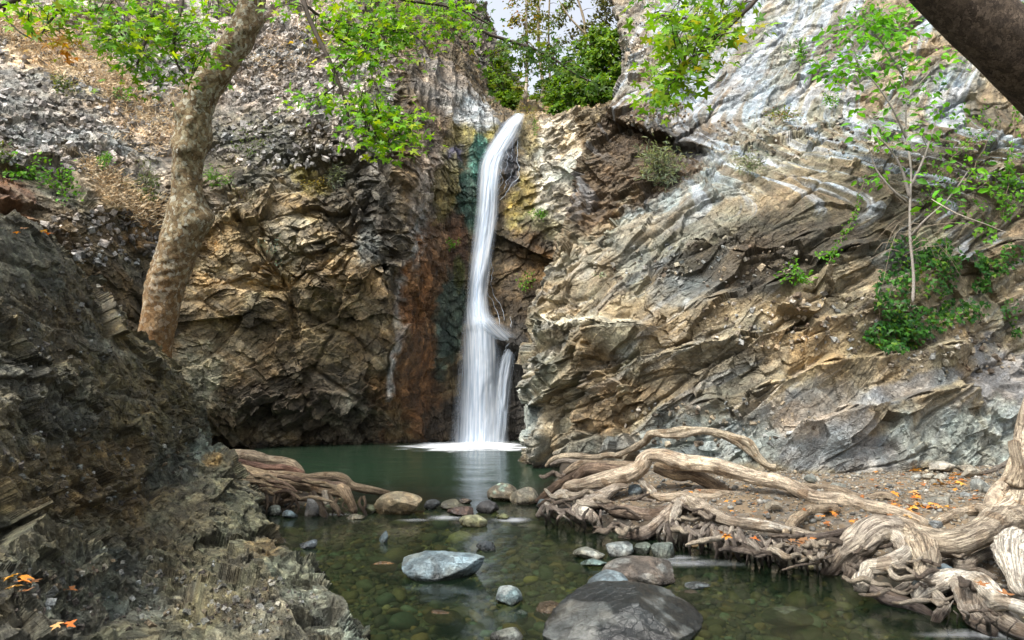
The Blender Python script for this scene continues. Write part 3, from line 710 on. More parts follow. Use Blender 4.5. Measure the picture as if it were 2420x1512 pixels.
S3 = [(-900, 1550, 1.35), (-420, 1560, 1.7), (-200, 1570, 2.0), (0, 1560, 2.35), (40, 1562, 2.45), (80, 1565, 2.6), (125, 1570, 2.8), (170, 1580, 3.0), (215, 1590, 3.15), (255, 1600, 3.3), (300, 1620, 3.2), (350, 1650, 3.1), (400, 1690, 3.0), (460, 1740, 2.85), (530, 1800, 2.65), (620, 1880, 2.45), (720, 1980, 2.2), (870, 2150, 2.0)]
S4 = [(x, y + 700, d * 0.62) for x, y, d in S3]
SB = [(x + 60 + 0.04 * max(0, 700 - x), y + 130, d + 1.7) for x, y, d in S0]
SB2 = [(x + 90, y + 420, d + 2.2) for x, y, d in S0]
SM = [tuple((np.array(a) * 0.55 + np.array(b) * 0.45) + np.array([0, 0, -0.12])) for a, b in zip(S0, S1)]
O_ctrl = [S4, S3, S2, S1, SM, S0, SB, SB2]
def O_stamp(X, Y):
    d = np.zeros_like(X)
    for pts, a, lng in [([(0, 1225), (150, 1200), (300, 1150), (380, 1090)], 0.16, 70), ([(330, 1000), (420, 1120), (500, 1230)], 0.10, 40), ([(0, 880), (120, 900), (220, 960)], 0.12, 50), ([(500, 1300), (640, 1440), (740, 1500)], 0.10, 40), ([(270, 1360), (420, 1400), (560, 1480), (640, 1512)], 0.10, 40)]:
        q, s = segdist(X, Y, pts)
        d -= a * np.where(s > 0, np.exp(-q / lng), np.exp(-(q / 10) ** 2))
    q, s = segdist(X, Y, [(300, 1030), (330, 1110), (290, 1180)])
    d += 0.25 * np.exp(-(q / 22) ** 2)
    return d
def O_disp(P, X, Y):
    wv = np.stack([fbm(P * 1.3 + 17 * k, 2, 440 + k) for k in range(3)], 1) * 0.12
    Q = P + wv
    A = np.array([[0.85, 0.3, 0.42], [-0.42, 0.1, 0.90], [0.3, 1, 0.0]]).T
    q = Q @ A
    e1 = envel(q * np.array([0.9, 1.4, 1.1]), 411, 1.5)
    e2 = envel(q * np.array([2.7, 4.2, 3.3]), 423, 1.5)
    c3, tint = cells(q * np.array([5.5, 9.0, 7.0]), 437, 1.5)
    c4, t4 = cells(q * np.array([15.0, 24.0, 18.0]), 453, 1.5)
    f = fbm(P * 8.0, 5, 471)
    jA, _ = joints(P, (-0.42, 0.1, 0.9), 0.45, 0.02, 770, 0.1); jB, _ = joints(P, (0.8, 0.3, 0.4), 0.6, 0.018, 780, 0.1)
    ru = 0.6 + 0.9 * sstep(-0.25, 0.35, fbm(P * 0.9, 3, 897))
    d = 0.095 * e1 + (0.040 * e2 + 0.023 * c3 + 0.010 * c4) * ru + 0.02 * f - 0.03 * jA - 0.025 * jB
    return d - 0.03, 0.55 * tint + 0.45 * t4
O_zones = [
    (150, 700, 260, 200, 30, (0.105, 0.088, 0.058), 0.9), (330, 900, 160, 170, 30, (0.14, 0.115, 0.065), 0.8), (120, 930, 200, 90, 20, (0.082, 0.078, 0.06), 0.8), (60, 620, 120, 90, 30, (0.14, 0.145, 0.135), 0.8),
    (90, 1130, 180, 70, 0, (0.13, 0.098, 0.052), 0.8), (300, 1120, 130, 90, 30, (0.135, 0.092, 0.043), 0.7), (250, 800, 80, 30, 40, (0.15, 0.16, 0.155), 0.7),
    (90, 1400, 220, 90, 0, (0.125, 0.135, 0.12), 0.9), (300, 1380, 120, 70, 20, (0.115, 0.13, 0.125), 0.8), (480, 1330, 110, 60, 40, (0.125, 0.115, 0.08), 0.6), (500, 1440, 150, 60, 40, (0.165, 0.15, 0.10), 0.6), (330, 1480, 160, 50, 10, (0.115, 0.12, 0.10), 0.8),
    (480, 1060, 45, 50, 30, (0.22, 0.25, 0.25), 0.9), (495, 1090, 30, 20, 30, (0.34, 0.23, 0.11), 0.8), (560, 1220, 50, 110, -35, (0.14, 0.145, 0.115), 0.85), (620, 1290, 40, 40, 0, (0.22, 0.165, 0.10), 0.6), (700, 1380, 60, 80, -40, (0.16, 0.18, 0.16), 0.8), (820, 1480, 60, 40, 0, (0.16, 0.20, 0.20), 0.9), (790, 1450, 60, 20, 20, (0.30, 0.34, 0.34), 0.7), (700, 1470, 60, 60, 40, (0.13, 0.125, 0.095), 0.8),
    (420, 1110, 60, 60, 0, (0.10, 0.115, 0.115), 0.8),
]
o = rock_patch("rock_outcrop", O_ctrl, O_stamp, O_disp, (0.12, 0.112, 0.085), O_zones, M_OUT, (0.98, 0.97, 0.76), ((-0.42, 0.1, 0.9), lambda X, Y: 0.35 + 0 * X, (0.20, 0.205, 0.18), (0.065, 0.055, 0.035)))
tag(o, "large dark craggy rock outcrop sloping down to the stream in the left foreground", "rock outcrop")

# ---- hillside crag beyond the lip, left of the gap
def crag(name, ctrl, base, zones, seed):
    def dsp(P, X, Y):
        e1 = envel(P * 0.5, seed, 1.2); e2 = envel(P * 1.4, seed + 9, 1.4); c, t_ = cells(P * 3.2, seed + 20, 1.4)
        return 0.7 * e1 + 0.3 * e2 + 0.12 * c - 0.2, t_
    return tag(rock_patch(name, ctrl, None, dsp, base, zones, M_LEFT), kind="structure")
crag("hillside", [
    LR(330, [960, 1030, 1090, 1140, 1180, 1215, 1260], [27, 26, 25.5, 26, 27, 29, 34]),
    LR(200, [960, 1030, 1090, 1130, 1165, 1185, 1215], [29, 28, 27.5, 28, 29, 31, 36]),
    LR(120, [960, 1030, 1085, 1130, 1160, 1172, 1190], [31, 30, 29.5, 30, 31, 33, 38]),
    LR(75, [960, 1030, 1080, 1118, 1140, 1160, 1170], [33, 32, 32, 32.5, 33, 35, 40]),
    LR(20, [960, 1030, 1070, 1095, 1110, 1120, 1130], [38, 37, 37, 37, 38, 40, 44]),
    LR(-40, [900, 980, 1030, 1055, 1070, 1080, 1090], [46, 46, 46, 46, 47, 48, 50])],
    (0.17, 0.145, 0.12), [(1120, 160, 60, 60, 0, (0.12, 0.105, 0.09), 0.7), (1150, 100, 40, 40, 0, (0.2, 0.17, 0.14), 0.8)], 600)
# valley floor of the stream above the lip
crag("valley_floor", [
    LR(300, [1080, 1150, 1230, 1320, 1420, 1520], [21, 21.5, 22, 21.5, 20.5, 20]),
    LR(262, [1080, 1150, 1230, 1320, 1420, 1520], [24, 24, 24, 24, 23.5, 23]),
    LR(252, [1080, 1150, 1230, 1320, 1420, 1520], [30, 30, 30, 30, 30, 30]),
    LR(246, [1080, 1150, 1230, 1320, 1420, 1520], [45, 45, 45, 45, 45, 45]),
    LR(240, [1000, 1100, 1230, 1350, 1450, 1560], [70, 70, 70, 70, 70, 70])],
    (0.13, 0.11, 0.06), [(1300, 262, 90, 12, 0, (0.26, 0.19, 0.10), 0.9)], 640)

# ------------------------------------------------------------------ ground sheet: stream bed, pool, gravel bank
BANK = [(1.0, 15.0), (0.55, 11.0), (0.45, 9.2), (0.75, 8.4), (1.55, 7.45), (2.25, 6.75), (2.78, 6.15), (3.12, 5.75), (3.42, 5.2), (3.58, 4.6), (3.7, 4.0), (3.9, 2.5), (4.1, 0)]
LBANK = [(-6.5, 14.5), (-4.2, 12.5), (-3.0, 10.6), (-2.2, 9.6), (-2.3, 9.0), (-3.0, 8.6), (-4.0, 8.5)]
def ground_z(x, y):
    x = np.asarray(x, float); y = np.asarray(y, float)
    q, s = segdist(x, y, BANK)
    sd = q * np.where(s > 0, -1, 1)      # positive on the bank (right of the stream)
    sd = np.where(y > 15, -q, sd)
    p3 = np.stack([x, y, x * 0], -1).reshape(-1, 3)
    nb = (0.5 * fbm(p3 * 1.4, 4, 500) + 0.25 * fbm(p3 * 5, 3, 505)).reshape(x.shape)
    bed = -0.20 - 0.07 * nb
    pool = sstep(9.6, 12.5, y - 0.25 * np.abs(x + 1)) * 1.2
    shoal = -0.075 * np.exp(-((y - 9.0) / 0.8) ** 2) * (x > -3)
    bed = bed - pool - shoal
    bank = 0.10 + 0.26 * sstep(0.0, 2.2, sd) + 0.05 * nb
    z = bed + (bank - bed) * sstep(-0.28, 0.22, sd + 0.12 * nb)
    ql, s_l = segdist(x, y, LBANK)
    lb = np.where(s_l > 0, ql, -ql)      # left bank of the small root island
    hump = sstep(1.15, 0.1, np.hypot((x + 3.4) / 1.35, (y - 9.8) / 0.95) + 0.15 * nb)
    z = z + (0.14 - z) * hump * (x < -1.9)
    far = sstep(12, 30, np.hypot(x, y - 5))
    return z * (1 - far) - 2.0 * far + 0
def axis(a, b, step, far):
    c = np.arange(a, b, step)
    k = np.array([0.3, 0.8, 2, 4, 8, 16, 32, 64, 120, 240])
    k = k[k < far]
    return np.concatenate([a - k[::-1], c, b + k])
gx = axis(-5.5, 9.0, 0.04, 400); gy = axis(1.5, 20.0, 0.045, 400)
GX, GY = np.meshgrid(gx, gy)
GZ = ground_z(GX, GY)
p3 = np.stack([GX, GY, GZ], -1).reshape(-1, 3)
nz = fbm(p3 * 2.2, 5, 520); n2 = fbm(p3 * 9, 4, 523)
GZ = GZ + (0.012 * n2).reshape(GZ.shape)
gz = GZ.ravel()
colg = np.where(gz[:, None] > 0.04, np.array([[0.125, 0.092, 0.056]]), np.array([[0.055, 0.050, 0.028]])) * (1 + 0.45 * nz[:, None])
colg = np.where((gz > 0.04)[:, None] & (n2 > 0.15)[:, None], np.array([[0.11, 0.095, 0.075]]), colg)
wetg = sstep(0.22, 0.10, gz + 0.04 * nz)[:, None] * (gz > -0.05)[:, None]; colg = colg * (1 - 0.68 * wetg)
deep = sstep(-0.35, -1.0, gz)[:, None]
colg = colg * (1 - deep) + np.array([[0.05, 0.06, 0.035]]) * deep
me = new_mesh("ground", np.stack([GX, GY, GZ], -1).reshape(-1, 3), grid_faces(*GX.shape), {"Col": colg}, True, M_BED)
tag(obj("ground", me), kind="structure")

# ------------------------------------------------------------------ water surface
wx = axis(-5.5, 4.5, 0.06, 30); wy = axis(1.0, 20.5, 0.06, 3)
WX, WY = np.meshgrid(wx, wy)
p3 = np.stack([WX, WY, WX * 0], -1).reshape(-1, 3)
depth = -ground_z(WX, WY).ravel()
murk = 0.78 * (1 - np.exp(-np.maximum(depth - 0.25, 0) * 2.0)) + 0.20
FALL_C = at_z(1133, 1044, 0.0); FALL_C = np.array([FALL_C[0], 18.0])
def foam_spot(cx, cy, rx, ry, pw=1.0):
    r = np.hypot((p3[:, 0] - cx) / rx, (p3[:, 1] - cy) / ry) + 0.42 * fbm(p3 * np.array([2.2, 5, 1]), 4, 533)
    return sstep(1.0, 0.12, r) ** pw
foam = 3.2 * foam_spot(-1.05, 17.7, 2.0, 1.45, 1.5)
for X_, Y_, rx, ry, a in [(1215, 1228, 0.30, 0.22, 0.5), (1055, 1222, 0.30, 0.2, 0.3), (975, 1228, 0.25, 0.12, 0.2), (1640, 1330, 0.5, 0.15, 0.2), (1600, 1318, 0.25, 0.10, 0.22), (800, 1215, 0.2, 0.08, 0.3), (2310, 1500, 0.6, 0.10, 0.3)]:
    c = at_z(X_, Y_, 0.0)
    foam = np.maximum(foam, a * foam_spot(c[0], c[1], rx, ry))
rip = 0.006 * fbm(p3 * np.array([1.2, 2.4, 1]), 3, 541) + 0.05 * np.exp(-(np.hypot(p3[:, 0] - FALL_C[0], p3[:, 1] - 18) / 0.9) ** 2)
V = np.stack([WX.ravel(), WY.ravel(), rip], 1)
me = new_mesh("stream_water", V, grid_faces(*WX.shape), {"Murk": murk, "Foam": foam}, True, M_WATER)
tag(obj("water", me), kind="structure")
# ------------------------------------------------------------------ where the rock surface lies (for things that stand on or hang from it)
CB = 5.0
_p = np.concatenate(SURF)
_X, _Y, _D = proj(_p)
_ok = (_D > 1) & (_X > -200) & (_X < 2620) & (_Y > -200) & (_Y < 1650)
_i = ((_X[_ok] + 200) / CB).astype(int); _j = ((_Y[_ok] + 200) / CB).astype(int)
ZB = np.full((380, 570), 1e9)
np.minimum.at(ZB, (_j, _i), _D[_ok])
del _p, _X, _Y
def surf(X, Y, r=1):
    i = int((X + 200) / CB); j = int((Y + 200) / CB)
    w_ = ZB[max(j - r, 0):j + r + 1, max(i - r, 0):i + r + 1]
    m = w_.min()
    if m > 1e8: return surf(X, Y, r + 2)
    return float(m)
rng = np.random.default_rng(7)
def rnd(a, b): return float(rng.uniform(a, b))

# ------------------------------------------------------------------ builders
def tube(mb, path, radii, sides=10, step=None, col=(0.4, 0.35, 0.28), rough=0.12, fl=1.0, seed=0, groove=0.0, lump=0.0, colf=None):
    """tapered tube through path (n,3); irregular section; attrs Ang, Len, Col"""
    path = np.asarray(path, float); radii = np.asarray(radii, float)
    L = np.linalg.norm(np.diff(path, axis=0), axis=1)
    step = step or max(radii.mean() * 0.3, 0.004)
    n = [max(2, int(l / step)) for l in L]
    C = cr(path, n); r = np.maximum(cr(radii[:, None], n)[:, 0], radii.min() * 0.6)
    m = len(C)
    T = np.gradient(C, axis=0); T /= np.linalg.norm(T, axis=1, keepdims=True) + 1e-9
    Nn = np.zeros_like(T)
    a = np.array([0, 0, 1.0]) if abs(T[0, 2]) < 0.9 else np.array([0, 1.0, 0])
    v = a - T[0] * (a @ T[0]); Nn[0] = v / np.linalg.norm(v)
    for i in range(1, m):
        v = Nn[i - 1] - T[i] * (Nn[i - 1] @ T[i]); Nn[i] = v / (np.linalg.norm(v) + 1e-9)
    B = np.cross(T, Nn)
    s = np.concatenate([[0], np.cumsum(np.linalg.norm(np.diff(C, axis=0), axis=1))])
    ang = np.arange(sides) / sides * 2 * np.pi
    A, S = np.meshgrid(ang, s)
    rr = np.tile(r[:, None], (1, sides))
    ml = max(r.mean(), 1e-4)
    q = np.stack([np.cos(A) * 0.9, np.sin(A) * 0.9, S / (ml * 4.5) + seed * 5.1], -1).reshape(-1, 3)
    d = 1.35 * rough * fbm(q * 1.3 + seed, 3, seed)
    groove *= 0.55
    if groove:
        tw = A + S / (ml * 14)
        q2 = np.stack([np.cos(tw) * 2.2, np.sin(tw) * 2.2, S / (ml * 16) + seed * 3.3], -1).reshape(-1, 3)
        d = d + groove * ridged(q2, 3, seed + 5)
    if groove:
        q4 = np.stack([np.cos(tw) * 5.5, np.sin(tw) * 5.5, S / (ml * 9) + seed], -1).reshape(-1, 3)
        d = d + groove * 0.35 * ridged(q4, 3, seed + 15) + 0.10 * fbm(np.stack([np.cos(A) * 1.2, np.sin(A) * 1.2, S / (ml * 1.6)], -1).reshape(-1, 3), 3, seed + 21)
    if lump:
        q3 = np.stack([np.cos(A) * 1.1, np.sin(A) * 1.1, S / (ml * 2.2)], -1).reshape(-1, 3)
        d = d + lump * np.maximum(fbm(q3, 3, seed + 9), 0) ** 1.5
    rr = rr * (1 + d.reshape(rr.shape))
    rr[0] *= 0.35; rr[-1] *= 0.35
    V = C[:, None, :] + rr[..., None] * (np.cos(A)[..., None] * Nn[:, None, :] * fl + np.sin(A)[..., None] * B[:, None, :])
    idx = np.arange(m * sides).reshape(m, sides)
    nx = np.roll(idx, -1, axis=1)
    F = np.stack([idx[:-1], nx[:-1], nx[1:], idx[1:]], -1).reshape(-1, 4)
    V = V.reshape(-1, 3)
    caps = [list(idx[0][::-1]), list(idx[-1])]
    k = len(V)
    V = np.concatenate([V, C[:1], C[-1:]])
    tri = [(k, idx[0][(i + 1) % sides], idx[0][i]) for i in range(sides)] + [(k + 1, idx[-1][i], idx[-1][(i + 1) % sides]) for i in range(sides)]
    AA = np.concatenate([A.ravel(), [0, 0]]); SS = np.concatenate([S.ravel(), [0, s[-1]]]) + seed * 2.7
    cc = np.tile(np.array(col, np.float32), (len(V), 1)) if colf is None else colf(V)
    mb.add(V, [F, np.array(tri)], Ang=AA, Len=SS, Col=cc)
    return C
# leaf outlines
def palm_template():
    lob = [(-128, .62), (-66, .86), (0, 1.0), (66, .86), (128, .62)]
    pts = [(0.0, -0.16)]
    out = []
    for i, (a, l) in enumerate(lob):
        a = R(a)
        if i: 
            h = R((lob[i - 1][0] + lob[i][0]) / 2); out.append((math.sin(h) * .40, math.cos(h) * .40))
        out.append((math.sin(a - .24) * l * .66, math.cos(a - .24) * l * .66))
        out.append((math.sin(a) * l, math.cos(a) * l))
        out.append((math.sin(a + .24) * l * .66, math.cos(a + .24) * l * .66))
    out = [(0.06, -0.22)] [:0] + out
    P = np.array([(0, 0)] + out)
    z = -0.22 * (P ** 2).sum(1) + 0.10 * np.abs(P[:, 0])
    V = np.stack([P[:, 0], P[:, 1] + 0.2, z], 1)
    n = len(out)
    F = np.array([(0, i, i + 1) for i in range(1, n)][::1])
    F = F[:, ::-1]
    return V * 0.6, F
def oval_template(asp=0.5):
    V = np.array([(0, 0, 0), (-.5 * asp, .35, .08), (0, .4, 0), (.5 * asp, .35, .08), (-.35 * asp, .75, .02), (.35 * asp, .75, .02), (0, 1, -.12)], float)
    F = np.array([(0, 2, 1), (0, 3, 2), (1, 2, 4), (2, 3, 5), (4, 2, 6), (2, 5, 6)])
    return V, F
def ivy_template():
    o = [(0, 0), (-.34, -.08), (-.5, .2), (-.24, .42), (0, 1), (.24, .42), (.5, .2), (.34, -.08)]
    V = np.array([(0, .25, .06)] + [(x, y, -0.1 * (x * x + y * y)) for x, y in o], float)
    F = np.array([(0, i + 1, i) if 0 else (0, i, i + 1) for i in range(1, 8)] + [(0, 8, 1)])[:, ::-1]
    return V, F
PALM, OVAL, IVY, NEEDLE = palm_template(), oval_template(), ivy_template(), oval_template(0.16)
def leaves(mb, pos, size, tmpl, col, up=(0, 0, 1), spread=0.7, face=None, tip=None, tipw=0.0, colvar=0.25):
    """leaf faces at pos (n,3): normals scatter about 'up' (n,3 or 3), tips turn freely or follow tip"""
    pos = np.asarray(pos, float); n = len(pos)
    if n == 0: return
    V, F = tmpl
    nn = np.tile(np.asarray(up, float), (n, 1)) if np.ndim(up) == 1 else np.asarray(up, float)
    nn = nn + rng.normal(0, spread, (n, 3)); nn /= np.linalg.norm(nn, axis=1, keepdims=True)
    t = rng.normal(0, 1, (n, 3))
    if tip is not None: t = t * (1 - tipw) + np.asarray(tip, float) * tipw * 2
    t = t - nn * (t * nn).sum(1, keepdims=True); t /= np.linalg.norm(t, axis=1, keepdims=True) + 1e-9
    b = np.cross(t, nn)
    s = np.asarray(size) * rng.uniform(0.65, 1.25, n)
    W = pos[:, None, :] + s[:, None, None] * (V[None, :, 0:1] * b[:, None] + V[None, :, 1:2] * t[:, None] + V[None, :, 2:3] * nn[:, None])
    FF = (F[None] + (np.arange(n) * len(V))[:, None, None]).reshape(-1, 3)
    c = np.asarray(col, float)
    if c.ndim == 1: c = np.tile(c, (n, 1))
    c = c * rng.uniform(1 - colvar, 1 + colvar, (n, 1)) * rng.uniform(0.92, 1.08, (n, 3))
    mb.add(W.reshape(-1, 3), FF, Col=np.repeat(c, len(V), 0))
def pick(cols, n):
    c = np.array([x[:3] for x in cols]); w_ = np.array([x[3] for x in cols], float)
    return c[rng.choice(len(c), n, p=w_ / w_.sum())]
GREEN = [(0.13, 0.31, 0.012, 5), (0.20, 0.38, 0.014, 4), (0.065, 0.18, 0.012, 2.2), (0.30, 0.40, 0.02, 1.4)]

# ------------------------------------------------------------------ waterfall
def fall_sheet(rows, bulge, nu, dens, off, top_soft=0.0, seed=0):
    """rows: (Y, XL, XR, density); hangs just in front of the rock it runs over"""
    rows = np.array(rows, float)
    d = np.array([min(surf(x, y) for x in np.linspace(a - 4, b + 4, 5)) for y, a, b, _ in rows])
    d = np.minimum(d, np.convolve(np.pad(d, 1, mode='edge'), [.25, .5, .25], 'valid')) - off
    for i in range(len(d) - 2, -1, -1): d[i] = max(d[i], d[i + 1] - 0.02)
    n = [max(3, int((b - a) / 3)) for a, b in zip(rows[:-1, 0], rows[1:, 0])]
    Rr = cr(np.concatenate([rows, d[:, None]], 1), n)
    u = np.linspace(-1, 1, nu)
    X = Rr[:, 1:2] + (Rr[:, 2:3] - Rr[:, 1:2]) * (u + 1) / 2
    Y = np.tile(Rr[:, 0:1], (1, nu))
    w_ = (Rr[:, 2:3] - Rr[:, 1:2]) / 2
    D = Rr[:, 4:5] - bulge * (1 - u ** 2) * pxm(19) * w_ * 1.2
    lump = fbm(np.stack([u[None] * 3 + 0 * Y, Y * 0.012, Y * 0], -1).reshape(-1, 3), 4, seed + 60).reshape(Y.shape)
    D = D - 0.10 * lump
    P = at(X, Y, D)
    prof = 1 - np.abs(u) ** 1.7
    den = dens * Rr[:, 3:4] * prof
    lu = np.tile(u * (w_ / 28) if 0 else u[None] * np.clip(w_ / 26, 0.5, 3), (1, 1))
    return P.reshape(-1, 3), grid_faces(*Y.shape), dict(Dens=np.clip(den, 0, 1).ravel(), FlowU=(lu + seed * 3).ravel(), FlowV=(Y * 0.02 + 0 * u).ravel())
main_rows = [(268, 1218, 1236, .7), (274, 1212, 1236, 1.0), (290, 1192, 1232, 1.0), (321, 1168, 1222, 1.0), (375, 1138, 1190, .95), (430, 1130, 1180, .95), (485, 1128, 1176, .95), (539, 1122, 1171, .95), (594, 1115, 1163, .92), (649, 1109, 1154, .92), (704, 1104, 1150, .9),
             (758, 1096, 1164, .9), (791, 1092, 1176, .88), (840, 1086, 1184, .86), (895, 1080, 1190, .84), (950, 1074, 1192, .82), (1004, 1068, 1194, .82), (1036, 1064, 1196, .9), (1048, 1060, 1198, .85)]
wf = empty("waterfall", "tall thin silky white waterfall dropping through the gully into the pool", "waterfall", at_z(1130, 1044, 0.0))
mb = MB(); V, F, A = fall_sheet([(y, a - 5, b + 5, min(1, k * 1.1)) for y, a, b, k in main_rows], 0.35, 44, 1.0, 0.16); mb.add(V, F, **A)
core = [(y, (a + b) / 2 - (b - a) * 0.30 - (6 if y > 780 else 0), (a + b) / 2 + (b - a) * 0.26 - (10 if y > 780 else 0), min(1, k * 1.05)) for y, a, b, k in main_rows]
V, F, A = fall_sheet(core, 0.35, 28, 0.95, 0.24, seed=2); mb.add(V, F, **A)
mb.build("main_stream", M_FALL, wf)
side_rows = [(740, 1108, 1160, .35), (760, 1116, 1184, .5), (780, 1130, 1208, .6), (798, 1154, 1222, .75), (815, 1194, 1222, .85), (845, 1182, 1219, .85), (880, 1172, 1214, .85), (950, 1164, 1207, .85), (1010, 1158, 1204, .85), (1036, 1155, 1204, .85), (1047, 1152, 1206, .8)]
mb = MB(); V, F, A = fall_sheet(side_rows, 0.4, 22, 1.0, 0.22, seed=5); mb.add(V, F, **A)
mb.build("side_stream", M_FALL, wf)
mb = MB()
for i, pts in enumerate([[(1186, 358), (1183, 392), (1186, 430), (1169, 468)], [(1224, 326), (1219, 375), (1229, 414), (1202, 447), (1180, 474)], [(1161, 594), (1164, 638), (1161, 682), (1186, 731), (1191, 758)], [(1205, 747), (1208, 775)], [(1196, 330), (1200, 370), (1192, 410)], [(1210, 300), (1212, 350), (1206, 380)], [(1150, 690), (1170, 725), (1180, 770)], [(1214, 400), (1196, 430), (1190, 450)], [(1204, 810), (1190, 830), (1186, 860)]]):
    for k in range(1):
        q = []
        for (a, b), (c, e) in zip(pts[:-1], pts[1:]):
            for t in np.linspace(0, 1, 5)[:-1]: q.append((a + (c - a) * t + rnd(-3, 3) + 5 * k, b + (e - b) * t))
        q.append(pts[-1])
        P = np.array([at(x, y, surf(x, y) - 0.05) for x, y in q])
        r = rnd(0.007, 0.013)
        m2 = MB(); tube(m2, P, [r * 0.5] + [r] * (len(P) - 2) + [r * 0.3], 6, 0.05, rough=0.3, seed=i * 3 + k)
        Vv = np.concatenate(m2.V)
        mb = MB(); mb.add(Vv, [np.concatenate(f) for f in m2.F.values()], Dens=np.full(len(Vv), 0.45), FlowU=np.concatenate(m2.A["Ang"]), FlowV=np.concatenate(m2.A["Len"]))
        mb.build("trickle", M_FALL, wf)

# ------------------------------------------------------------------ stones
import bmesh
ICO = {}
def ico(k):
    if k not in ICO:
        bm = bmesh.new(); bmesh.ops.create_icosphere(bm, subdivisions=k, radius=1.0)
        ICO[k] = (np.array([v.co[:] for v in bm.verts]), np.array([[v.index for v in f.verts] for f in bm.faces])); bm.free()
    return ICO[k]
def boulder(k, seed, cuts=7, sharp=0.5, nz=0.12, planes=()):
    V, F = ico(k); V = V.copy()
    rg = np.random.default_rng(seed)
    V = V * (1 + nz * fbm(V * 1.1 + seed * 3.1, 3, seed))[:, None]
    for _ in range(cuts):
        n = rg.normal(0, 1, 3); n /= np.linalg.norm(n); t_ = rg.uniform(0.5, 0.88)
        h = V @ n - t_
        V = V - n * (np.maximum(h, 0) * sharp)[:, None]
    for n, t_ in planes:
        n = np.array(n, float); n /= np.linalg.norm(n); h = V @ n - t_ - 0.05 * fbm(V * 3 + seed, 3, seed + 2)
        V = V - n * (np.maximum(h, 0) * 0.92)[:, None]
    V = V * (1 + 0.035 * fbm(V * 5 + seed, 4, seed + 3))[:, None]
    V = V * (1 + 0.016 * ridged(V * 11 + seed, 3, seed + 4))[:, None]
    return V, F
def stone_mesh(name, seed, semi, rot, col, k=4, cuts=7, sharp=0.6, mat=None, patch=None, planes=()):
    V, F = boulder(k, seed, cuts, sharp, planes=planes)
    n = fbm(V * 2.0 + seed, 4, seed + 8)
    c = np.tile(np.array(col, np.float32), (len(V), 1)) * (1 + 0.25 * n[:, None])
    if patch is not None:
        m = sstep(0.05, 0.25, fbm(V * 1.4 + seed * 2, 4, seed + 12))[:, None]
        c = c * (1 - m) + np.array(patch) * m
    _, tint = cells(V * 3.1 + seed, seed, 1)
    V = V * np.array(semi)
    cs, sn = math.cos(rot), math.sin(rot)
    V = np.stack([V[:, 0] * cs - V[:, 1] * sn, V[:, 0] * sn + V[:, 1] * cs, V[:, 2]], 1)
    return new_mesh(name, V, F, {"Col": c, "Tint": 0.45 + 0.25 * tint}, True, mat or M_STONE)
def place_stone(box, label, col, group=None, z0=0.0, sub=0.0, cuts=11, sharp=0.8, k=5, depthf=0.75, rot=0, patch=None, name="stone", cat="stone", seed=None, planes=(), mat=None):
    """box = photo extent (x0, y0, x1, y1); y1 is where it meets the water or ground at height z0; sub = top this far under water"""
    x0, y0, x1, y1 = box
    xc = (x0 + x1) / 2
    f = at_z(xc, y1, z0 - sub)
    d = f[1]; wd = (x1 - x0) * pxm(d) / 2
    dep = wd * depthf
    slope = (CAM_H - z0) / d
    h = max((y1 - y0) * pxm(d) - dep * slope * 1.0, wd * 0.30)
    seed = seed if seed is not None else int(x0 * 7 + y0)
    sz = h * 0.66
    me = stone_mesh(name, seed, (wd * 1.06, dep * 1.06, sz * 1.05), rot, tuple(0.72 * np.array(col)), k, cuts, sharp, mat, None if patch is None else tuple(0.75 * np.array(patch)), planes)
    o = obj(name, me)
    o.location = (f[0] * (d + dep) / d, d + dep, z0 - sub + h - sz)
    tag(o, label, cat, group)
    return o
SB_ = (0.16, 0.20, 0.205); SBL = (0.115, 0.15, 0.165); SDK = (0.055, 0.055, 0.05); STN = (0.27, 0.215, 0.13); SOL = (0.19, 0.19, 0.10); SGR = (0.22, 0.25, 0.22); SPL = (0.38, 0.36, 0.29)
place_stone((1262, 1383, 1690, 1600), "big dark wet boulder half sunk at the bottom edge of the picture", (0.045, 0.055, 0.06), k=6, cuts=6, sharp=0.6, depthf=1.0, patch=(0.26, 0.29, 0.30), seed=41, mat=M_WET, planes=[((-0.62, -0.2, 0.75), 0.56), ((0.75, -0.3, 0.6), 0.62), ((-0.1, -0.85, 0.5), 0.60)])
place_stone((940, 1297, 1152, 1376), "long blue grey speckled boulder alone in the middle of the stream", (0.15, 0.20, 0.22), k=6, cuts=6, sharp=0.75, depthf=0.62, patch=(0.22, 0.27, 0.27), seed=12, planes=[((0.15, -0.1, 1), 0.62), ((-0.7, -0.3, 0.7), 0.66), ((0.2, -0.9, 0.5), 0.6)])
place_stone((887, 1164, 1004, 1220), "smooth tan block shaped boulder beside the tip of the left roots", STN, k=5, cuts=5, sharp=0.8, depthf=0.7, seed=5)
place_stone((1087, 1215, 1153, 1247), "small mossy yellow green rounded stone in front of the tan boulder's row", SOL, k=5, patch=(0.28, 0.28, 0.17), seed=3)
place_stone((1155, 1144, 1223, 1186), "rounded stone with a pale green top at the pool outlet", (0.17, 0.145, 0.10), k=5, cuts=4, patch=(0.25, 0.32, 0.25), seed=9)
place_stone((1207, 1152, 1273, 1193), "pale tan rounded stone between the pool outlet and the right roots", (0.26, 0.235, 0.17), k=5, cuts=4, seed=16)
place_stone((1264, 1179, 1300, 1203), "small blue grey stone touching the left end of the right roots", SB_, seed=19)
place_stone((1003, 1180, 1041, 1205), "small black wet stone right beside the tan block shaped boulder", (0.035, 0.04, 0.042), seed=20, sharp=0.9)
place_stone((1042, 1180, 1093, 1207), "dark olive wet stone second to the right of the tan boulder", (0.085, 0.08, 0.05), seed=22, sharp=0.9)
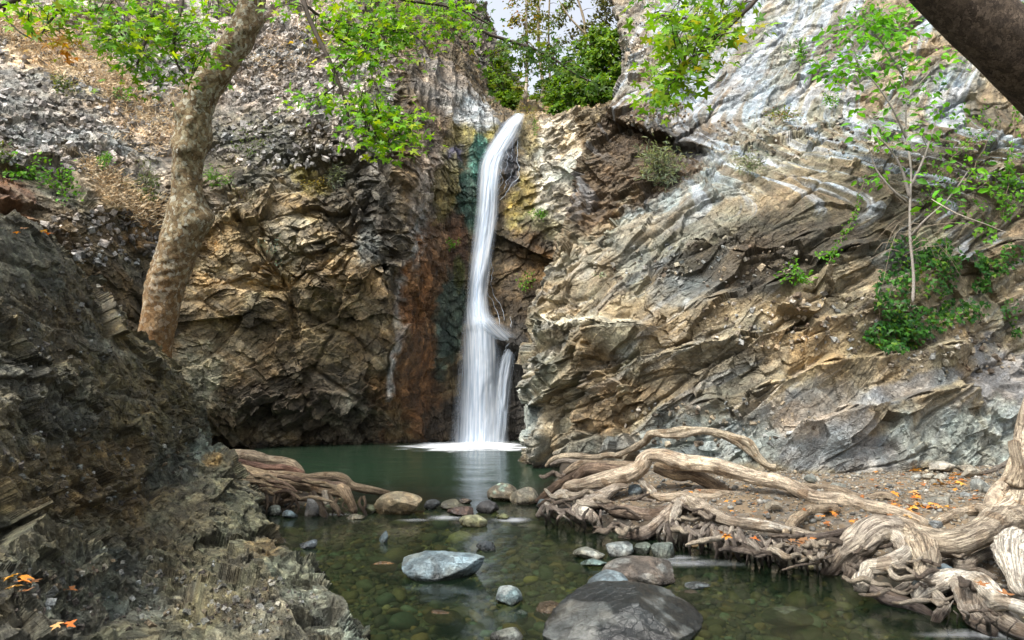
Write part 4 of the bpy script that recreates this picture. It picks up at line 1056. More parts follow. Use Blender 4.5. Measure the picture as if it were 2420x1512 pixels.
place_stone((1056, 1197, 1128, 1222), "flat dark reddish brown wet stone above the mossy yellow green one", (0.075, 0.045, 0.032), seed=23, sharp=0.9)
place_stone((1126, 1184, 1182, 1214), "dark grey wet stone slanting down towards the white trickle", (0.05, 0.05, 0.05), seed=25, sharp=0.95)
place_stone((1086, 1177, 1118, 1190), "small brown stone at the back of the dark wet stones", (0.10, 0.075, 0.05), seed=26)
place_stone((1168, 1214, 1208, 1228), "flat pale yellow green stone just under the surface by the white trickle", (0.30, 0.32, 0.15), seed=27, sub=0.0)
place_stone((1421, 1274, 1496, 1318), "rounded grey blue boulder at the back of the small group of stones", (0.235, 0.26, 0.25), k=5, cuts=7, sharp=0.8, seed=28)
place_stone((1354, 1295, 1428, 1324), "low pale speckled stone left of the rounded grey blue boulder", (0.25, 0.255, 0.20), k=5, patch=(0.33, 0.34, 0.30), seed=30)
place_stone((1365, 1320, 1435, 1341), "flat turquoise stone at the water surface below the speckled one", (0.19, 0.28, 0.26), seed=31)
place_stone((1424, 1320, 1604, 1388), "large dark brown flat topped boulder in the group of stones", (0.085, 0.07, 0.056), k=6, cuts=10, sharp=0.9, depthf=0.6, patch=(0.20, 0.195, 0.175), seed=34)
place_stone((1385, 1352, 1488, 1405), "rounded blue grey cobble in front of the dark flat topped boulder", SBL, k=5, cuts=4, sharp=0.6, seed=36)
place_stone((1540, 1275, 1603, 1320), "tilted greenish grey stone beside the rapid under the roots", (0.15, 0.175, 0.15), k=5, sharp=0.85, seed=38)
place_stone((1490, 1280, 1542, 1312), "low dark green stone between the grey blue boulder and the tilted one", (0.105, 0.125, 0.10), seed=39)
place_stone((1163, 1387, 1231, 1432), "half sunk blue and white patched stone in front of the speckled boulder", (0.10, 0.145, 0.15), k=5, patch=(0.27, 0.31, 0.30), seed=43)
place_stone((896, 1254, 921, 1283), "small pointed blue stone sticking out of the stream", (0.10, 0.14, 0.155), sharp=0.95, cuts=11, seed=44)
place_stone((1126, 1280, 1172, 1303), "dark blue rounded stone barely breaking the surface behind the speckled boulder", (0.06, 0.075, 0.085), seed=46)
place_stone((1311, 1284, 1388, 1305), "sunken yellow ochre slab behind the pale speckled stone", (0.33, 0.26, 0.09), sub=0.07, seed=47)
place_stone((868, 1325, 938, 1352), "sunken rusty brown stone left of the long speckled boulder", (0.27, 0.15, 0.05), sub=0.06, seed=48)
place_stone((666, 1205, 704, 1225), "blue triangular stone at the foot of the left roots", (0.12, 0.17, 0.19), sharp=0.95, cuts=11, seed=50)
place_stone((632, 1195, 668, 1219), "dark green grey stone tucked under the left roots near the outcrop", (0.09, 0.105, 0.09), seed=51)
place_stone((714, 1175, 752, 1222), "upright dark grey stone wedged under the left roots", (0.10, 0.10, 0.095), depthf=0.6, seed=52)
place_stone((708, 1275, 752, 1298), "narrow slate blue stone just awash near the outcrop", (0.08, 0.10, 0.115), seed=53)
place_stone((1806, 1438, 1920, 1492), "large sunken green stone below the gnarled root ends", (0.15, 0.19, 0.10), sub=0.10, seed=54)
place_stone((1622, 1375, 1680, 1395), "blue grey stone just awash right of the dark flat topped boulder", (0.15, 0.18, 0.19), seed=55)
place_stone((1600, 1395, 1660, 1420), "sunken brown stone behind the big foreground boulder", (0.13, 0.10, 0.06), sub=0.05, seed=56)
place_stone((1000, 1440, 1090, 1480), "sunken rusty slab in the middle foreground water", (0.22, 0.13, 0.055), sub=0.08, seed=57)
place_stone((1250, 1420, 1340, 1470), "sunken brown angular stone left of the big foreground boulder", (0.17, 0.12, 0.065), sub=0.06, seed=58)
place_stone((1160, 1485, 1240, 1530), "dark speckled stone at the bottom edge left of the big boulder", (0.08, 0.085, 0.075), sub=0.01, seed=59, patch=(0.18, 0.19, 0.16))
place_stone((1215, 1440, 1250, 1470), "small sunken green stone in the foreground shallows", (0.10, 0.16, 0.12), sub=0.05, seed=60)
place_stone((820, 1215, 860, 1228), "small pale stone awash between the left roots and the tan boulder", (0.24, 0.22, 0.15), seed=61)
place_stone((855, 1190, 890, 1214), "mossy dark stone between the left root tips and the tan boulder", (0.09, 0.10, 0.05), seed=62)
for i, (x0, y0, x1, y1, lab, c, z) in enumerate([
    (1612, 1022, 1696, 1094, "large blue grey angular block standing under the arched root", (0.25, 0.275, 0.265), 0.33),
    (1525, 1030, 1606, 1090, "rounded grey green block left under the arched root", (0.235, 0.255, 0.235), 0.30),
    (1690, 1056, 1772, 1108, "dark grey wedge shaped block right under the arched root", (0.20, 0.22, 0.21), 0.33),
    (2290, 1130, 2340, 1163, "grey round stone lying left of the plane tree's foot", (0.29, 0.30, 0.27), 0.36),
    (2322, 1145, 2366, 1172, "smaller grey stone nearest to the plane tree's foot", (0.30, 0.29, 0.25), 0.35),
    (2194, 1090, 2256, 1114, "pale flat stone lying against the foot of the right cliff", (0.44, 0.41, 0.34), 0.38),
    (2268, 1104, 2318, 1127, "pale tan stone second from the right against the cliff foot", (0.40, 0.36, 0.28), 0.38),
    (2205, 1118, 2242, 1135, "small pale stone among orange leaves on the bank", (0.42, 0.40, 0.33), 0.36),
    (2180, 1115, 2212, 1133, "cream coloured pebble left of the small pale stone", (0.45, 0.42, 0.34), 0.36),
    (2154, 1120, 2176, 1135, "narrow whitish pebble at the left end of the leaf litter", (0.43, 0.42, 0.37), 0.36),
    (2190, 1172, 2256, 1198, "broad half buried grey slab in the middle of the bank", (0.30, 0.285, 0.235), 0.33),
    (2268, 1162, 2296, 1180, "small blue grey stone between the half buried slab and the tree", (0.25, 0.26, 0.25), 0.34),
    (1900, 1122, 1928, 1140, "grey green pebble on the bare soil behind the long root", (0.27, 0.285, 0.25), 0.38),
    (1963, 1140, 2002, 1158, "flat pale green stone touching the long root from behind", (0.31, 0.31, 0.26), 0.35),
    (1808, 1185, 1850, 1204, "pale sandy stone half buried in the gravel between the roots", (0.40, 0.34, 0.25), 0.27),
    (2198, 1228, 2226, 1246, "small grey blue stone in the fork of two thick roots", (0.26, 0.28, 0.28), 0.33),
    (2210, 1332, 2256, 1368, "angular dark blue stone wedged below the thick root", (0.12, 0.165, 0.185), 0.18),
    (2155, 1362, 2180, 1394, "small dark stone held between two root loops", (0.10, 0.115, 0.115), 0.12),
    (1484, 1145, 1516, 1169, "smooth blue pebble resting on the flat grey root", (0.19, 0.235, 0.25), 0.22),
    (1608, 1140, 1638, 1153, "brown oval pebble in the shade under the long root", (0.22, 0.17, 0.10), 0.30),
    (2360, 1322, 2400, 1346, "slate blue stone at the right edge below the fluted root", (0.15, 0.175, 0.18), 0.22),
    (2255, 1096, 2300, 1112, "low brownish stone at the cliff foot behind the pale flat ones", (0.27, 0.24, 0.18), 0.39)]):
    place_stone((x0, y0, x1, y1), lab, c, z0=z, seed=80 + i, sharp=0.9, cuts=9, k=4, cat="stone")
# bed pebbles and bank gravel: beyond counting
def pebbles(name, n, region, size, cols, zf, flat, k=2, sub=0.25, submerged=None, big=None):
    V0, F0 = ico(k)
    xy = []
    while len(xy) < n:
        x = rng.uniform(region[0], region[1], 4 * n); y = rng.uniform(region[2], region[3], 4 * n)
        z = ground_z(x, y)
        X, Y, D = proj(np.stack([x, y, z], 1))
        m = (z < submerged[1]) & (z > submerged[0]) & (X > -50) & (X < 2480) & (Y < 1640)
        # fewer far away
        m &= rng.uniform(0, 1, 4 * n) < np.clip((7.0 / np.maximum(y, 1)) ** 1.2, 0, 1)
        xy = np.stack([x, y, z], 1)[m][:n] if len(xy) == 0 else np.concatenate([xy, np.stack([x, y, z], 1)[m]])[:n]
    s = size * np.exp(rng.normal(0, 0.5, n))
    if big: s[:big] *= 2.4
    q = rng.normal(0, 1, (n, 3, 3)); 
    ax = np.stack([rng.uniform(0.7, 1.3, n), rng.uniform(0.6, 1.0, n), rng.uniform(*flat, n)], 1) * s[:, None]
    jit = 1 + 0.16 * rng.normal(0, 1, (n, len(V0)))[:, :, None]
    lobes = rng.normal(0, 1, (n, 1, 3)); lobes /= np.linalg.norm(lobes, axis=2, keepdims=True)
    cut = np.maximum((V0[None] * lobes).sum(2) - 0.45, 0)[..., None] * 0.8
    W = (V0[None] - lobes * cut) * (1 + 0.5 * (jit - 1)) * ax[:, None, :]
    a = rng.uniform(0, 6.28, n); cs, sn = np.cos(a)[:, None], np.sin(a)[:, None]
    tl = rng.normal(0, 0.2, (n, 1))
    W = np.stack([W[..., 0] * cs - W[..., 1] * sn, W[..., 0] * sn + W[..., 1] * cs, W[..., 2] + W[..., 0] * tl], -1)
    W = W + xy[:, None, :] + np.array([0, 0, 1.0]) * (ax[:, 2] * (1 - sub))[:, None, None] * 0.6
    FF = (F0[None] + (np.arange(n) * len(V0))[:, None, None]).reshape(-1, 3)
    c = pick(cols, n) * rng.uniform(0.55, 1.35, (n, 1))
    me = new_mesh(name, W.reshape(-1, 3), FF, {"Col": np.repeat(c, len(V0), 0)}, True, M_GRAIN)
    return tag(obj(name, me), kind="stuff")
pebbles("bed_pebbles", 15000, (-4.5, 4.2, 2.6, 11.5), 0.022, [(0.085, 0.072, 0.035, 4), (0.055, 0.062, 0.04, 4), (0.12, 0.082, 0.036, 2.5), (0.085, 0.115, 0.09, 1.2), (0.20, 0.18, 0.10, 0.5), (0.035, 0.032, 0.026, 4), (0.17, 0.14, 0.035, 0.35)], None, (0.35, 0.7), 2, submerged=(-0.5, 0.02), big=800)
pebbles("bank_gravel", 14000, (0.3, 9.0, 3.0, 11.5), 0.011, [(0.19, 0.175, 0.14, 4), (0.155, 0.155, 0.14, 3), (0.22, 0.18, 0.12, 2), (0.32, 0.30, 0.26, 0.7), (0.09, 0.085, 0.075, 2.5)], None, (0.5, 0.8), 1, submerged=(0.03, 1.0), big=120)

# ------------------------------------------------------------------ plane tree at the right edge with its exposed roots
RW = (0.55, 0.51, 0.44); RD = (0.26, 0.23, 0.195); RP = (0.66, 0.63, 0.56); RT = (0.55, 0.47, 0.365)
def root_path(pts, z0, z1=None, dep=None):
    pts = np.array(pts, float); n = len(pts)
    if dep is None: z = np.interp(np.arange(n), np.linspace(0, n - 1, len(z0)), z0) if np.ndim(z0) else np.linspace(z0, z0 if z1 is None else z1, n)
    if dep is not None:
        return at(pts[:, 0], pts[:, 1], np.interp(np.arange(n), np.linspace(0, n - 1, len(dep)), dep))
    return at_z(pts[:, 0], pts[:, 1], z)
_rs = [0]
def root(parent, pts, rad, z0=None, z1=None, dep=None, col=RW, sides=22, rough=0.18, groove=0.14, fl=1.0, name="root", lump=0.0):
    _rs[0] += 1
    P = root_path(pts, z0, z1, dep)
    r = 0.8 * np.interp(np.arange(len(P)), np.linspace(0, len(P) - 1, len(rad)), rad) * pxm(P[:, 1])
    r = r * rng.uniform(0.82, 1.2, len(r)); sides = sides if sides < 12 else int(sides * 1.5)
    P = P + rng.normal(0, 1, P.shape) * (r * 0.2)[:, None]
    mb = MB(); tube(mb, P, r, sides, col=tuple(1.12 * np.array(col)), rough=rough, groove=groove, fl=fl, seed=_rs[0], lump=lump)
    return mb.build(name, M_ROOT, parent)
pt = empty("plane_tree", "pale tree at the right edge with bare roots tangled over the bank", "tree", at_z(2440, 1230, 0.25))
mb = MB()
tp = np.array([(2440, 1330), (2446, 1230), (2462, 1150), (2470, 1080), (2464, 1020), (2475, 950), (2520, 860), (2580, 720), (2640, 500), (2700, 200), (2760, -200)], float)
tr_ = np.array([105, 92, 74, 62, 52, 50, 50, 46, 44, 40, 34]) * pxm(7.0)
TP = at(tp[:, 0], tp[:, 1], np.array([6.7, 6.9, 7.0, 7.05, 7.1, 7.1, 7.1, 7.1, 7.1, 7.1, 7.1]))
tube(mb, TP, tr_, 56, 0.03, col=(0.42, 0.36, 0.28), rough=0.16, groove=0.06, seed=77, lump=0.3)
mb.build("trunk", M_ROOT, pt)
root(pt, [(1452, 1077), (1480, 1066), (1507, 1054), (1525, 1038), (1542, 1024), (1580, 1021), (1614, 1016), (1650, 1013), (1690, 1020), (1728, 1036), (1763, 1051), (1793, 1081), (1812, 1100), (1830, 1108)], [6, 9, 10, 10, 11, 11, 10, 9], dep=[10.6, 10.3, 9.9, 9.6, 9.5, 9.45], col=(0.47, 0.41, 0.31), groove=0.3)
root(pt, [(1540, 1026), (1575, 1032), (1614, 1027), (1660, 1020), (1705, 1030), (1745, 1052), (1790, 1085)], [6, 7, 8, 7, 6], dep=[9.9, 9.6, 9.5], col=(0.45, 0.39, 0.30), groove=0.2)
root(pt, [(1328, 1166), (1352, 1150), (1382, 1141), (1447, 1126), (1497, 1103), (1530, 1080), (1560, 1078), (1613, 1091), (1688, 1101), (1778, 1123), (1853, 1146), (1923, 1171), (1993, 1183), (2063, 1193), (2113, 1206), (2163, 1228), (2185, 1240)], [10, 17, 20, 23, 24, 20, 19, 18, 19, 18, 16, 12], dep=[9.4, 9.2, 9.0, 8.9, 8.6, 8.2, 7.7, 7.1, 6.8], col=RT, sides=32, groove=0.10, lump=0.25)
root(pt, [(1893, 1145), (1933, 1150), (1973, 1156), (2038, 1174), (2093, 1171), (2130, 1190), (2160, 1222)], [6, 11, 12, 11, 9], dep=[8.5, 8.0, 7.3], col=(0.33, 0.27, 0.20))
root(pt, [(1545, 1105), (1590, 1118), (1640, 1122), (1690, 1140), (1722, 1162)], [14, 20, 20, 17, 10], dep=[9.2, 9.0, 8.8, 8.6], col=(0.25, 0.19, 0.125))
root(pt, [(1486, 1116), (1510, 1130), (1530, 1150), (1545, 1166)], [8, 8, 8], dep=[9.2, 8.9, 8.7], col=RW)
root(pt, [(1288, 1102), (1312, 1084), (1357, 1077), (1407, 1081), (1440, 1076), (1470, 1080)], [5, 9, 8, 8, 5], dep=[11.2, 11.0, 10.8, 10.6], col=(0.42, 0.36, 0.27), groove=0.3)
root(pt, [(1300, 1098), (1330, 1092), (1380, 1092), (1440, 1090)], [5, 7, 6, 4], dep=[11.0, 10.6], col=RD)
root(pt, [(1332, 1120), (1360, 1100), (1390, 1097), (1430, 1096), (1475, 1100), (1500, 1098)], [8, 13, 12, 10, 8], dep=[10.1, 9.9, 9.6], col=(0.36, 0.29, 0.21), groove=0.2)
root(pt, [(1350, 1135), (1385, 1112), (1410, 1108), (1450, 1108), (1480, 1112)], [8, 12, 12, 9], dep=[9.7, 9.5, 9.4], col=(0.21, 0.155, 0.115), fl=1.3)
root(pt, [(1266, 1186), (1285, 1172), (1310, 1150), (1340, 1132), (1365, 1116)], [6, 9, 10, 9, 7], dep=[9.3, 9.5, 9.8], col=(0.15, 0.105, 0.07))
root(pt, [(1270, 1195), (1300, 1176), (1325, 1163), (1350, 1155)], [5, 8, 8, 6], dep=[9.0, 9.3], col=(0.13, 0.095, 0.065))
root(pt, [(1352, 1226), (1368, 1204), (1397, 1180), (1430, 1160), (1462, 1152), (1485, 1148)], [16, 27, 28, 22, 14, 8], z0=[0.10, 0.22, 0.30, 0.34], col=(0.36, 0.32, 0.27), fl=0.55, groove=0.22)
root(pt, [(1270, 1220), (1284, 1200), (1307, 1184), (1330, 1174), (1362, 1178), (1400, 1184)], [6, 12, 16, 15, 12], z0=[0.05, 0.14, 0.24, 0.22], col=RW)
root(pt, [(1365, 1203), (1385, 1212), (1400, 1226), (1418, 1244), (1436, 1266)], [10, 15, 15, 13, 8], z0=[0.20, 0.16, 0.10, -0.03], col=RP)
root(pt, [(1432, 1190), (1450, 1206), (1482, 1213), (1532, 1214), (1577, 1203), (1600, 1196)], [10, 18, 20, 17, 12], z0=[0.16, 0.17, 0.20], col=(0.20, 0.155, 0.12), fl=0.8)
root(pt, [(1462, 1274), (1490, 1266), (1525, 1259), (1560, 1236), (1590, 1206), (1608, 1180), (1625, 1170), (1640, 1172)], [8, 15, 17, 17, 15, 13, 12], z0=[-0.02, 0.06, 0.15, 0.25, 0.29], col=(0.37, 0.32, 0.265), groove=0.2)
root(pt, [(1625, 1172), (1608, 1196), (1590, 1222), (1585, 1236)], [12, 15, 12, 6], z0=[0.3, 0.24, 0.2], col=RW)
root(pt, [(1615, 1176), (1640, 1188), (1673, 1209), (1723, 1229), (1783, 1240), (1838, 1250), (1893, 1257), (1930, 1264)], [12, 20, 18, 15, 13, 12, 9], z0=[0.30, 0.29, 0.26, 0.24, 0.24], col=(0.38, 0.33, 0.265), groove=0.22)
root(pt, [(1700, 1225), (1760, 1232), (1815, 1240), (1870, 1252)], [7, 9, 9, 7], z0=[0.27, 0.27], col=RP)
root(pt, [(1880, 1264), (1925, 1268), (1988, 1258), (2038, 1245), (2085, 1236), (2120, 1232)], [10, 10, 9, 9, 8], z0=[0.22, 0.27, 0.30], col=(0.17, 0.14, 0.12))
root(pt, [(1940, 1272), (2000, 1266), (2060, 1254), (2110, 1246)], [7, 8, 8, 8], z0=[0.2, 0.25, 0.3], col=RD)
root(pt, [(1856, 1258), (1876, 1234), (1893, 1217), (1915, 1206), (1945, 1202), (1968, 1200), (1976, 1206)], [9, 15, 14, 13, 12, 11], z0=[0.25, 0.29, 0.33, 0.32], col=(0.42, 0.345, 0.25))
root(pt, [(1868, 1296), (1900, 1304), (1930, 1299), (1973, 1286), (2003, 1272), (2030, 1262)], [6, 11, 10, 9, 8], z0=[0.10, 0.16, 0.22], col=(0.36, 0.32, 0.265))
root(pt, [(1640, 1160), (1690, 1165), (1740, 1163), (1775, 1158)], [6, 9, 9, 6], z0=[0.3, 0.33], col=RT)
root(pt, [(1530, 1170), (1570, 1173), (1620, 1172), (1690, 1170), (1735, 1156)], [9, 11, 10, 9, 6], z0=[0.24, 0.28, 0.32], col=RT)
root(pt, [(2420, 1215), (2390, 1226), (2365, 1242), (2325, 1262), (2278, 1277), (2225, 1274), (2175, 1263), (2130, 1254), (2095, 1256)], [62, 44, 40, 36, 36, 36, 36, 34, 28], z0=[0.42, 0.42, 0.40, 0.38, 0.36], col=(0.43, 0.375, 0.295), sides=36, groove=0.12, lump=0.3)
root(pt, [(2420, 1160), (2385, 1195), (2350, 1205), (2313, 1203), (2275, 1212), (2240, 1224), (2200, 1237)], [40, 26, 20, 17, 17, 15, 10], z0=[0.56, 0.48, 0.38, 0.32], col=RT, sides=28)
root(pt, [(2120, 1252), (2070, 1264), (2030, 1284), (1992, 1312), (1962, 1340), (1945, 1366)], [28, 36, 38, 32, 26, 14], z0=[0.38, 0.36, 0.24, 0.08, -0.05], col=(0.40, 0.36, 0.305), sides=36, groove=0.25)
root(pt, [(2040, 1300), (2020, 1330), (2005, 1360), (1985, 1382)], [22, 24, 20, 10], z0=[0.24, 0.12, 0.02, -0.05], col=RD, sides=26, groove=0.25)
root(pt, [(2095, 1258), (2125, 1280), (2135, 1304), (2118, 1326), (2080, 1336), (2050, 1345), (2036, 1366), (2034, 1392)], [18, 22, 22, 22, 20, 20, 22, 18], z0=[0.36, 0.34, 0.28, 0.24, 0.17, 0.10], col=RW, sides=28, groove=0.25)
root(pt, [(2030, 1384), (2060, 1396), (2100, 1410), (2143, 1424), (2184, 1446), (2214, 1470)], [16, 21, 20, 18, 15, 9], z0=[0.08, 0.07, 0.05, 0.02, -0.04], col=(0.22, 0.19, 0.17), sides=26, groove=0.25)
root(pt, [(2160, 1276), (2172, 1310), (2188, 1345), (2200, 1372), (2206, 1390)], [36, 40, 36, 30, 16], z0=[0.34, 0.26, 0.16, 0.10], col=(0.42, 0.365, 0.285), sides=36, lump=0.3)
root(pt, [(2158, 1415), (2184, 1398), (2213, 1382), (2250, 1368), (2285, 1370), (2318, 1388), (2350, 1412), (2385, 1428), (2430, 1438)], [12, 20, 24, 26, 26, 24, 22, 20], z0=[0.08, 0.14, 0.19, 0.19, 0.20, 0.20], col=RP, sides=28, groove=0.28)
root(pt, [(2240, 1376), (2262, 1390), (2282, 1416), (2300, 1450), (2330, 1480), (2356, 1500)], [18, 26, 28, 26, 22, 12], z0=[0.17, 0.13, 0.08, 0.0], col=(0.35, 0.315, 0.27), sides=30, groove=0.3)
root(pt, [(2310, 1400), (2330, 1430), (2360, 1460), (2400, 1485), (2450, 1505)], [14, 20, 22, 22, 20], z0=[0.15, 0.1, 0.06, 0.04], col=(0.33, 0.295, 0.25), sides=28, groove=0.3)
root(pt, [(2192, 1394), (2218, 1412), (2228, 1434), (2214, 1462), (2206, 1478)], [10, 15, 16, 13, 7], z0=[0.12, 0.08, 0.03, -0.04], col=RW, groove=0.25)
root(pt, [(2256, 1312), (2262, 1332), (2280, 1338), (2310, 1322), (2340, 1304), (2366, 1298)], [12, 16, 14, 13, 13], z0=[0.2, 0.22, 0.28], col=RW)
root(pt, [(2425, 1290), (2405, 1300), (2388, 1322), (2390, 1355), (2402, 1386), (2416, 1406)], [40, 38, 34, 26, 18, 10], z0=[0.36, 0.34, 0.24, 0.16], col=RP, sides=34, groove=0.3)
root(pt, [(2080, 1352), (2105, 1360), (2130, 1352), (2140, 1336), (2152, 1362), (2140, 1386), (2110, 1396)], [6, 9, 9, 9, 11, 9, 5], z0=[0.12, 0.16, 0.18, 0.10, 0.06], col=RW)
root(pt, [(2196, 1330), (2222, 1333), (2246, 1322)], [8, 9, 6], z0=[0.2, 0.2], col=RT)
root(pt, [(2290, 1345), (2320, 1352), (2352, 1368)], [7, 9, 7], z0=[0.2, 0.2], col=RD)
root(pt, [(2300, 1120), (2340, 1112), (2380, 1090), (2410, 1075)], [4, 6, 6, 6], z0=[0.4, 0.5, 0.6], col=RD)
root(pt, [(2395, 1040), (2400, 1070), (2405, 1110), (2395, 1150)], [12, 14, 18, 22], dep=[6.85, 6.8, 6.8], col=(0.40, 0.34, 0.26))
# fringes of washed-out rootlets along the water's edge
def fringe(n, xa, xb, top, bot, r, cols, lean=0):
    for i in range(n):
        x = xa + (xb - xa) * (i + rnd(0, 0.8)) / n
        t_ = (x - xa) / (xb - xa)
        y0 = top[0] + (top[1] - top[0]) * t_ + rnd(-6, 14); y1 = bot[0] + (bot[1] - bot[0]) * t_ + rnd(-24, 4)
        w_ = rnd(-10, 10)
        k = rnd(0.22, 0.95)
        c = np.array(cols[int(rnd(0, len(cols)))]) * rnd(0.75, 1.2)
        root(pt, [(x - 2 * w_, y0), (x + rnd(-7, 7), y0 + (y1 - y0) * .3), (x + w_ * .5 + lean * .5 + rnd(-8, 8), y0 + (y1 - y0) * .65), (x + w_ + lean + rnd(-6, 6), y1)], [r * k * .8, r * k, r * k * .9, r * k * .4], z0=[0.24, 0.20, 0.10, -0.03], col=tuple(c), sides=10, rough=0.3, groove=0.2)
FC = [(0.36, 0.32, 0.28), (0.28, 0.24, 0.21), (0.17, 0.145, 0.125), (0.42, 0.38, 0.33)]
fringe(13, 1560, 1650, (1228, 1240), (1302, 1322), 8, FC, 6)
fringe(34, 1650, 1885, (1236, 1280), (1318, 1360), 9, FC, 8)
fringe(14, 1278, 1420, (1192, 1212), (1240, 1266), 7, FC, 10)
fringe(8, 1885, 1960, (1292, 1300), (1350, 1366), 6, FC)
fringe(7, 2230, 2400, (1420, 1470), (1478, 1520), 7, FC)
for a, b, c, e in [(1650, 1250, 1880, 1292), (1690, 1262, 1850, 1300), (1640, 1240, 1760, 1262), (1700, 1300, 1820, 1312), (1300, 1196, 1400, 1222), (1780, 1270, 1920, 1290)]:
    xs = np.linspace(a, c, 6)
    root(pt, [(x, b + (e - b) * (x - a) / (c - a) + rnd(-8, 8)) for x in xs], [5, 8, 8, 6, 4], z0=[0.2, 0.18], col=FC[int(rnd(0, 3))], sides=10, rough=0.3)

# thin wandering roots that knit the mat together
for i in range(46):
    x = rnd(1300, 2330); lo = np.interp(x, [1300, 1480, 1850, 2000, 2330], [1225, 1262, 1330, 1360, 1480]); hi = np.interp(x, [1300, 1600, 1900, 2100, 2330], [1120, 1185, 1255, 1262, 1310])
    y = rnd(hi, lo); L = rnd(50, 150); sl_ = rnd(-0.35, 0.5)
    t_ = np.linspace(0, 1, 7)
    zt = np.clip(0.16 + 0.16 * (lo - y) / (lo - hi + 1), 0.1, 0.34)
    c = np.array([(0.40, 0.35, 0.28), (0.26, 0.22, 0.18), (0.16, 0.13, 0.105), (0.5, 0.45, 0.37)][int(rnd(0, 4))]) * rnd(0.8, 1.15)
    r = rnd(3, 8)
    root(pt, [(x + L * (q - .5) + rnd(-5, 5), y + sl_ * L * (q - .5) + rnd(-7, 7)) for q in t_], [r * .6, r, r * 1.1, r, r * .8, r * .4], z0=[zt - 0.05, zt + 0.03, zt, zt - 0.06], col=tuple(c), sides=11, rough=0.3, groove=0.2)
# ------------------------------------------------------------------ plane tree on the left behind the outcrop
lt = empty("plane_tree", "plane tree with mottled flaking knobbly trunk behind the left outcrop", "tree", at(352, 1200, 9.0))
tp = [(340, 1210, 66), (352, 1060, 58), (358, 900, 48), (363, 840, 44), (372, 780, 43), (390, 680, 46), (408, 620, 46), (428, 565, 45), (440, 515, 46), (442, 460, 38), (443, 400, 37), (450, 340, 39), (458, 300, 42), (465, 262, 40), (484, 210, 40), (512, 165, 37), (540, 125, 36), (562, 92, 37), (583, 48, 33), (596, 0, 31), (608, -60, 30), (622, -160, 28), (640, -320, 24)]
tp = np.array(tp, float)
mb = MB()
TP = at(tp[:, 0], tp[:, 1], np.full(len(tp), 9.0))
mm = MB(); tube(mm, TP, tp[:, 2] * 0.93 * pxm(9.0), 72, 0.022, rough=0.10, seed=31, lump=0.12)
V = np.concatenate(mm.V); ctr = V.copy()
Xv, Yv, _ = proj(V)
rad = V - at(np.interp(Yv, tp[::-1, 1], tp[::-1, 0]), Yv, np.full(len(V), 9.0)); rl = np.linalg.norm(rad, axis=1, keepdims=True) + 1e-6
rad = rad / rl
bump = np.zeros(len(V))
for bx, by, bs, ba in [(489, 512, 26, 0.07), (478, 530, 30, 0.045), (420, 262, 16, 0.05), (492, 332, 26, 0.05), (434, 352, 16, 0.05), (440, 345, 30, 0.03), (618, 48, 16, 0.055), (577, 45, 9, 0.03), (575, 70, 13, 0.035), (526, 185, 20, 0.04), (412, 335, 14, 0.03), (398, 560, 30, 0.03), (462, 215, 18, 0.035), (600, 62, 12, 0.04)]:
    bump += ba * np.exp(-(((Xv - bx) ** 2 + (Yv - by) ** 2) / bs ** 2))
fold = np.exp(-((Yv - 640) / 55) ** 2) * (0.022 * sawtooth(Yv / 22 + 1.0 * fbm(V * 3, 2, 800), 0.3) + 0.01)
bark = 0.010 * cells(V * np.array([9, 9, 6]), 812, 1.2)[0] + 0.012 * fbm(V * 7, 4, 815)
V = V + rad * (bump + fold + bark)[:, None]
mb.add(V, [np.concatenate(f) for f in mm.F.values()], Col=np.concatenate(mm.A["Col"]))
mb.build("trunk", M_PLANE, lt, smooth=True)
LRC = (0.31, 0.245, 0.165)
root(lt, [(500, 1085), (533, 1080), (587, 1080), (632, 1092), (673, 1094), (700, 1104), (718, 1120)], [12, 15, 16, 17, 15, 13, 7], dep=[10.2, 10.0, 9.8], col=(0.33, 0.27, 0.19), sides=28, lump=0.2)
root(lt, [(505, 1100), (536, 1098), (570, 1108), (615, 1117), (673, 1123), (724, 1130), (775, 1125), (810, 1132), (837, 1147), (878, 1157), (900, 1161), (922, 1164)], [10, 12, 12, 12, 12, 12, 10, 8, 5], dep=[9.8, 9.7, 9.6, 9.6, 9.55], col=LRC, lump=0.2)
root(lt, [(740, 1140), (790, 1128), (820, 1140), (850, 1158), (880, 1162), (900, 1168)], [6, 8, 8, 7, 4], dep=[9.6, 9.6], col=(0.26, 0.2, 0.14))
root(lt, [(530, 1112), (563, 1118), (600, 1130), (630, 1142), (660, 1152), (684, 1165), (692, 1180)], [18, 22, 24, 24, 22, 19, 10], dep=[9.5, 9.35, 9.2, 9.0], col=(0.30, 0.235, 0.15), sides=30, lump=0.35)
root(lt, [(590, 1128), (640, 1134), (690, 1140), (730, 1152), (768, 1160), (805, 1163), (823, 1172), (832, 1200), (836, 1212)], [14, 17, 17, 17, 16, 14, 11, 7], dep=[9.3, 9.1, 9.0, 8.85, 8.8], col=(0.27, 0.205, 0.135), sides=28, lump=0.3)
root(lt, [(764, 1160), (770, 1172), (773, 1186), (774, 1192)], [9, 9, 8, 5], dep=[8.75, 8.7], col=(0.62, 0.56, 0.46))
root(lt, [(735, 1137), (780, 1139), (805, 1146), (820, 1156), (824, 1172)], [8, 10, 9, 7], dep=[9.1, 8.95], col=(0.19, 0.135, 0.10))
root(lt, [(772, 1165), (786, 1186), (797, 1206), (800, 1220)], [9, 9, 7, 4], dep=[8.8, 8.65], col=(0.17, 0.13, 0.085))
root(lt, [(740, 1160), (750, 1190), (765, 1212), (770, 1224)], [8, 10, 9, 5], dep=[8.9, 8.6], col=(0.10, 0.08, 0.055))
